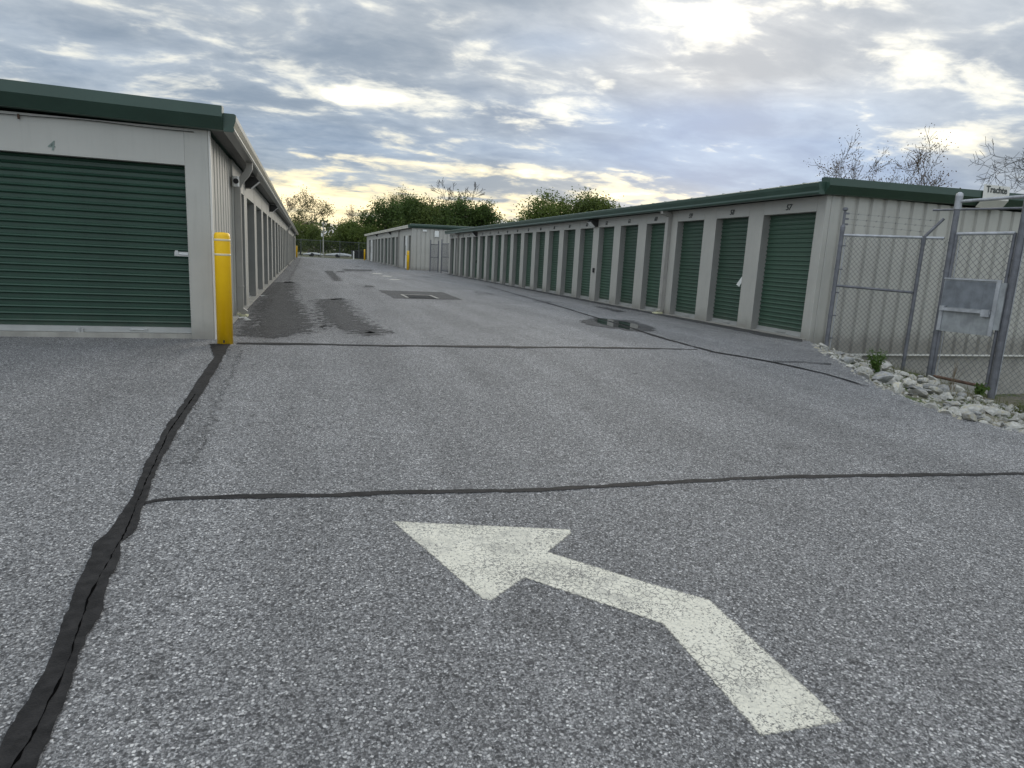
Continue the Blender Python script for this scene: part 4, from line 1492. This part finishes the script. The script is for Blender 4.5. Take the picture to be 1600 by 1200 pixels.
def make_tree(seed, H, spread, tr=.18, levels=4, start=.25, leaves=0, leaf_size=.25, cl=.55, leaf_mat_='leaf_mid', bark='bark', angle=(22, 50), minr=.012, branchy=3, tip_only=True):
    """returns (wood mesh, leaf mesh or None)"""
    q = random.Random(seed)
    m = MB()
    tips = []

    def grow(p, d, L, rad, lev):
        nseg = 3 if lev else 5
        pts = [p]
        rs = [rad]
        cur = p
        dd = d
        r1 = max(minr, rad * .58)
        for i in range(nseg):
            dd = (dd + Vector((q.gauss(0, .13), q.gauss(0, .13), q.gauss(.05, .08)))).normalized()
            cur = cur + dd * (L / nseg)
            pts.append(cur)
            rs.append(rad + (r1 - rad) * (i + 1) / nseg)
        n = 7 if lev == 0 else (5 if lev == 1 else 3)
        m.path(pts, rs, n)
        if lev >= levels - 1:
            tips.append(pts[-1])
            tips.append(pts[-2])
        elif not tip_only and lev >= levels - 2:
            tips.append(pts[-1])
        if lev >= levels:
            return
        k = branchy + (1 if q.random() < .4 else 0)
        for j in range(k):
            u = q.uniform(start if lev == 0 else .35, 1.0) if j else 1.0
            idx = min(nseg - 1, int(u * nseg))
            f = u * nseg - idx
            b0 = pts[idx].lerp(pts[idx + 1], f)
            rb = (rs[idx] + (rs[idx + 1] - rs[idx]) * f) * (.8 if j == 0 else .62)
            th = R(q.uniform(*angle)) * (0.5 if j == 0 else 1)
            ax = dd.orthogonal().normalized()
            ax.rotate(Matrix.Rotation(q.uniform(0, 2 * PI), 3, dd))
            nd = (dd * math.cos(th) + ax * math.sin(th) * spread).normalized()
            grow(b0, nd, L * q.uniform(.58, .78) * (1 if lev else .8), max(minr, rb), lev + 1)

    trunkL = H * .42
    grow(Vector((0, 0, -.3)), Vector((0, 0, 1)), trunkL, tr, 0)
    zm = max(p[2] for p in m.v)
    k = H / zm
    m.v = [(x * k, y * k, z * k if z > 0 else z) for x, y, z in m.v]
    wood = m.mesh('trunk', bark)
    lv = None
    if leaves:
        rs_ = np.random.RandomState(seed)
        tp = np.array([[t_.x * k, t_.y * k, t_.z * k] for t_ in tips])
        idx = rs_.randint(0, len(tp), leaves)
        c_ = tp[idx] + rs_.normal(size=(leaves, 3)) * cl * np.array([1, 1, .8])
        lv = quads_mesh('crown', c_, leaf_size, leaf_mat_, seed)
    return wood, lv


def plant_tree(name, meshes, x, y, z, rot, sc, label, group=None, cat='tree'):
    e_ = empty(name, (x, y, z), label, cat, group, (0, 0, rot))
    e_.scale = (sc, sc, sc) if not isinstance(sc, tuple) else sc
    ob('trunk', meshes[0], e_)
    if meshes[1] is not None:
        ob('crown', meshes[1], e_)
    return e_


dark1 = make_tree(1, 9.0, 1.15, .22, 4, .2, 8800, .30, .66, 'leaf_dark', 'bark_dark')
dark2 = make_tree(2, 9.0, 1.05, .22, 4, .2, 8200, .30, .60, 'leaf_dark', 'bark_dark')
mid1 = make_tree(3, 9.0, 1.2, .2, 4, .2, 9500, .28, .72, 'leaf_mid', 'bark_dark')
shrub1 = make_tree(4, 5.0, 1.3, .12, 4, .08, 7000, .24, .55, 'leaf_mid')
shrub2 = make_tree(5, 5.0, 1.3, .12, 4, .08, 7000, .24, .55, 'leaf_fresh')
sparse1 = make_tree(6, 11.5, 1.1, .24, 5, .35, 5200, .22, .42, 'leaf_olive')
sparse2 = make_tree(7, 10.0, 1.0, .16, 5, .3, 1500, .16, .35, 'leaf_bud')
bare1 = make_tree(8, 12.0, 1.0, .17, 6, .45, 0, minr=.03, bark='bark_dark', branchy=2)
bare2 = make_tree(9, 12.0, 1.15, .17, 5, .62, 2400, .12, .30, 'leaf_bud', bark='bark', minr=.015, branchy=3, angle=(20, 46))
bare3 = make_tree(12, 10.5, 1.35, .13, 6, .25, 0, minr=.008, angle=(30, 62), branchy=3, bark='bark_dark')
fresh1 = make_tree(10, 10.5, 1.2, .22, 4, .25, 11000, .26, .66, 'leaf_fresh', 'bark_dark')
fresh2 = make_tree(14, 10.5, 1.15, .22, 4, .25, 10000, .26, .66, 'leaf_mid', 'bark_dark')

GA = 'trees behind the far building'
for i, (x, y, ms_, rot_, sc, lab) in enumerate([
        (11.9, 109.5, dark1, .3, 1.0, 'leftmost dark leafy tree behind the far building'),
        (15.6, 106.2, dark2, 1.7, 1.06, 'tall dark leafy tree second from left behind the far building'),
        (19.0, 103.0, mid1, 2.9, 1.0, 'mid green leafy tree in the middle behind the far building'),
        (22.6, 101.8, dark1, 4.0, 1.02, 'dark leafy tree below the tall bare branching tree'),
        (25.6, 99.0, dark2, 5.2, .98, 'rightmost dark leafy tree behind the far building'),
        (28.6, 100.5, dark1, 2.1, .72, 'low dark tree at the right edge of the dark clump'),
        (13.6, 112.5, mid1, 1.1, .95, 'green tree half hidden behind two dark trees'),
        (20.9, 108.0, dark2, 3.3, 1.0, 'dark tree deep in the clump behind the far building')]):
    plant_tree('leafy_tree', ms_, x, y, -.1, rot_, sc, lab, GA)
plant_tree('thin_leafed_tree', sparse1, .3, 128, -.1, .8, 1.02, 'open olive tree with see-through crown beyond the lane end', 'trees beyond the lane end')
plant_tree('thin_leafed_tree', sparse2, -4.3, 136, -.1, 2.0, 1.12, 'pale sparse tree peeking over the left eave', 'trees beyond the lane end')
plant_tree('thin_leafed_tree', sparse2, 8.1, 122, -.1, 3.6, .92, 'reddish budding tree left of the dark trees', 'trees beyond the lane end')
plant_tree('thin_leafed_tree', sparse1, 16.0, 125, -.1, 3.6, 1.12, 'pale tree top rising behind the dark trees', 'trees beyond the lane end')
for i, (x, y, ms_, rot_, sc, lab) in enumerate([
        (-3.7, 113, shrub1, .2, .92, 'green thicket shrub nearest the left building end'),
        (-.9, 117, shrub2, 1.2, 1.0, 'light green shrub under the open olive tree'),
        (1.9, 108, shrub1, 2.4, .88, 'dark green shrub behind the utility pole'),
        (4.5, 108, shrub2, 3.1, 1.08, 'fresh green shrub right of the utility pole'),
        (7.6, 110, shrub1, 4.4, 1.04, 'mid green shrub under the reddish budding tree'),
        (9.4, 104, shrub2, 5.0, .95, 'fresh green shrub at the foot of the dark trees'),
        (-6.5, 112, shrub2, 5.9, .95, 'shrub behind the far end of the left building'),
        (11.0, 100, shrub1, .9, .80, 'low shrub behind the far fence beside the dark container')]):
    plant_tree('shrub', ms_, x, y, -.1, rot_, sc, lab, 'shrubs beyond the far fence', 'shrub')
plant_tree('bare_tree', bare1, 23.0, 110.5, -.1, .4, 1.16, 'tall bare tree rising above the dark clump', 'bare trees')
plant_tree('bare_tree', bare1, 26.1, 109.6, -.1, 3.1, 1.08, 'bare tree leaning right of the tall bare tree over the dark clump', 'bare trees')
plant_tree('bare_tree', bare1, 19.6, 112.5, -.1, 5.2, .95, 'faint bare tree at the left of the tall bare one', 'bare trees')
plant_tree('bare_tree', bare1, 37.0, 124, -.1, 1.3, .72, 'small bare tree between the dark clump and the round green tree', 'bare trees')
plant_tree('bare_tree', bare1, 34.5, 128, -.1, 2.3, .70, 'faint small bare tree right of the dark clump', 'bare trees')
plant_tree('leafy_tree', fresh1, 32.0, 89.3, -.1, .3, (1.2, 1.2, .97), 'left part of the round green trees behind the right building', 'green trees behind the right building')
plant_tree('leafy_tree', fresh2, 34.8, 86.8, -.1, 1.9, (1.3, 1.3, 1.03), 'middle and tallest green tree behind the right building', 'green trees behind the right building')
plant_tree('leafy_tree', fresh1, 39.6, 86.8, -.1, 3.9, (1.15, 1.15, .95), 'right green tree sloping down to the roof of the right building', 'green trees behind the right building')
plant_tree('bare_tree', bare2, 47.0, 50.6, -.2, .4, 1.14, 'left of two budding bare trees above the right building roof', 'bare trees')
plant_tree('bare_tree', bare2, 48.0, 45.6, -.2, 2.7, 1.16, 'right of two budding bare trees above the right building roof', 'bare trees')
plant_tree('bare_tree', bare3, 43.0, 26.4, -.2, 1.0, 1.30, 'wide bare tree at the right edge of the picture above the roof', 'bare trees')
plant_tree('bare_tree', bare2, 66.0, 52.5, -.2, .9, .70, 'faint far bare tree left of the wide bare tree', 'bare trees')

# a far wooded rise closing the view
rs = np.random.RandomState(4)
n = 26000
xx = rs.uniform(-160, 220, n)
yy = 190 + rs.uniform(0, 40, n) - .12 * np.abs(xx)
hh = 7.2 + 1.6 * np.sin(xx * .05) + 1.0 * np.sin(xx * .17 + 1) + .7 * np.sin(xx * .41)
zz = rs.uniform(-.5, 1, n) ** 1.0 * hh
tag(ob('far_woods', quads_mesh('far_woods', np.stack([xx, yy, np.abs(zz)], 1), 1.3, 'leaf_far', 9)), 'low far woods closing the view', kind='stuff')

# weeds among the rocks
def weed(name, x, y, n, h, spread, leaf, mat, label, seed, stalk_r=.004):
    q = random.Random(seed)
    z = terrain_z(x, y)
    e_ = empty(name, (x, y, z), label, 'plant', None)
    m = MB()
    cs = []
    for k in range(n):
        a_ = q.uniform(0, 6.28)
        t_ = q.uniform(.1, 1) * spread
        hh_ = h * q.uniform(.55, 1)
        b0 = Vector((q.gauss(0, .04), q.gauss(0, .04), 0))
        b1 = Vector((math.cos(a_) * t_ * .5, math.sin(a_) * t_ * .5, hh_ * .6))
        b2 = Vector((math.cos(a_) * t_, math.sin(a_) * t_, hh_))
        m.path([b0, b1, b2], [stalk_r, stalk_r * .8, stalk_r * .4], 4)
        if leaf:
            for j in range(26):
                u = q.uniform(.25, 1)
                p_ = b0.lerp(b1, u * 2) if u < .5 else b1.lerp(b2, u * 2 - 1)
                cs.append((p_.x + q.gauss(0, .022), p_.y + q.gauss(0, .022), p_.z + q.gauss(0, .02)))
    m.build('stem', mat if not leaf else 'leaf_weed', e_)
    if leaf:
        ob('foliage', quads_mesh('foliage', cs, leaf, mat, seed, .4, .4), e_)
    return e_


weed('weed', 8.02, 7.62, 30, .36, .17, .032, 'leaf_weed', 'bushy green weed among the white rocks by the fence', 3)
weed('weed', 8.95, 7.15, 9, .50, .20, 0, 'stalk', 'dry brown stalks standing before the left gate post', 5, .0035)
weed('weed', 9.80, 7.35, 10, .20, .12, .060, 'leaf_weed', 'low broad leafed green plant inside the gate opening', 6)
weed('weed', 9.25, 6.30, 10, .20, .16, .030, 'leaf_olive', 'small olive weed between rocks at the lower right', 8)
# thin grass at the foot of the gate
gm = MB()
q = random.Random(44)
for k in range(2600):
    x = q.uniform(8.4, 11.2)
    y = q.uniform(5.2, 8.9)
    if x - edge_x(y) < .9 or q.random() < .3:
        continue
    z = terrain_z(x, y)
    h = q.uniform(.04, .13)
    a_ = q.uniform(0, 6.28)
    gm.add([(x, y, z), (x + .006 * math.cos(a_), y + .006 * math.sin(a_), z), (x + q.gauss(0, .04), y + q.gauss(0, .04), z + h)], [(0, 1, 2)])
tag(gm.build('grass', 'leaf_olive'), 'thin dry grass growing along the fence foot', kind='stuff')

# ------------------------------------------------------------------ far small things
pole = empty('utility_pole', (2.38, 100.5, 0), 'thin pale utility pole with a small box beyond the far fence', 'pole')
MB().tube((0, 0, -.3), (0, 0, 4.9), .09, .075, 10).build('shaft', 'concrete', pole)
MB().bbox(-.30, -.09, -.12, .12, 2.85, 3.3, .02).build('meter_box', 'white_plastic', pole)


def covered_boat(x, y, L, hgt, rot, label):
    e_ = empty('covered_trailer', (x, y, -.05), label, 'trailer', 'covered trailers beyond the far fence', (0, 0, rot))
    m = MB()
    secs = []
    for k in range(9):
        u = k / 8
        wdt = .95 * math.sin(min(1, u * 1.6 + .25) * PI / 2)
        hh_ = hgt * (.62 + .38 * math.sin(u * PI * .9))
        ring = [(-wdt, .35), (-wdt, .75 * hh_), (-wdt * .35, hh_), (wdt * .35, hh_), (wdt, .75 * hh_), (wdt, .35)]
        secs.append([(u * L - L / 2, a_, b_) for a_, b_ in ring])
    vs_ = [p_ for s_ in secs for p_ in s_]
    fs_ = []
    for k in range(8):
        for j in range(6):
            fs_.append((k * 6 + j, k * 6 + (j + 1) % 6, k * 6 + 6 + (j + 1) % 6, k * 6 + 6 + j))
    fs_ += [tuple(range(6)), tuple(range(53, 47, -1))]
    m.add(vs_, fs_).build('cover', 'tarp', e_)
    for sx in (-.9, .9):
        mm = MB().tube((-.2, sx - .08, .32), (-.2, sx + .08, .32), .24, n=12)
        mm.build('wheel', 'black', e_)
    MB().box(-L / 2 - .6, L / 2 - .4, -.06, .06, .26, .345).build('chassis', 'dark_metal', e_)


covered_boat(.9, 95.5, 2.6, .62, .1, 'left low white covered trailer behind the far fence')
covered_boat(4.4, 96.5, 3.6, .72, -.15, 'right low white covered trailer behind the far fence')
db = empty('dark_container', (7.3, 94.0, -.05), 'low black container behind the far fence beside the far building', 'container')
m = MB().add([(-1.3, -.8, .12), (1.3, -.8, .12), (1.3, .8, .12), (-1.3, .8, .12), (-1.45, -.9, 1.15), (1.45, -.9, 1.3), (1.45, .9, 1.3), (-1.45, .9, 1.15)],
             [(0, 3, 2, 1), (4, 5, 6, 7), (0, 1, 5, 4), (1, 2, 6, 5), (2, 3, 7, 6), (3, 0, 4, 7)])
m.build('body', 'black', db)
for k in range(4):
    MB().box(-1.2 + k * .75, -1.12 + k * .75, -.93, -.80, .15, 1.1).build('rib', 'dark_metal', db)
MB().box(-1.5, 1.5, -.95, -.86, 1.12, 1.20).build('lip', 'dark_metal', db)
MB().tube((6.0, 91.2, -.1), (6.0, 91.2, 1.0), .09, n=10).lathe([(.09, .9), (.07, 1.02), (.01, 1.05)], 10, (6.0, 91.2)).build('marker_post', 'white_plastic')
tag(bpy.data.objects['marker_post'], 'short white marker post in front of the black container', 'post')

# litter
q = random.Random(8)
for x, y, s_, lab in ((-1.0, 11.75, .05, 'white crumpled scrap beside the near downspout'), (-.93, 11.45, .035, 'tiny pale scrap by the left building foot'),
                      (-.95, 17.0, .05, 'white scrap lying at the foot of the left building posts')):
    m = MB()
    pts = [(x + q.gauss(0, s_), y + q.gauss(0, s_), .012 + abs(q.gauss(0, s_ * .5))) for _ in range(7)]
    m.add(pts, [(0, 1, 2), (2, 3, 4), (4, 5, 6), (0, 3, 6), (1, 4, 5)])
    tag(m.build('litter', 'white_plastic'), lab, 'litter', 'litter scraps')
MARK = [(3.69, 36.8, .35, .9), (3.84, 33.6, .4, .8), (3.77, 29.8, .35, .7)]
for i, (x, y, a_, b_) in enumerate(MARK):
    tag(sheet('paint_trace', [(x - a_, y), (x - a_ * .2, y + b_), (x + a_, y + b_ * .7), (x + a_ * .4, y - b_ * .1)], 'road_paint', .006, .03, .15, 300 + i, feather=.06), kind='structure')
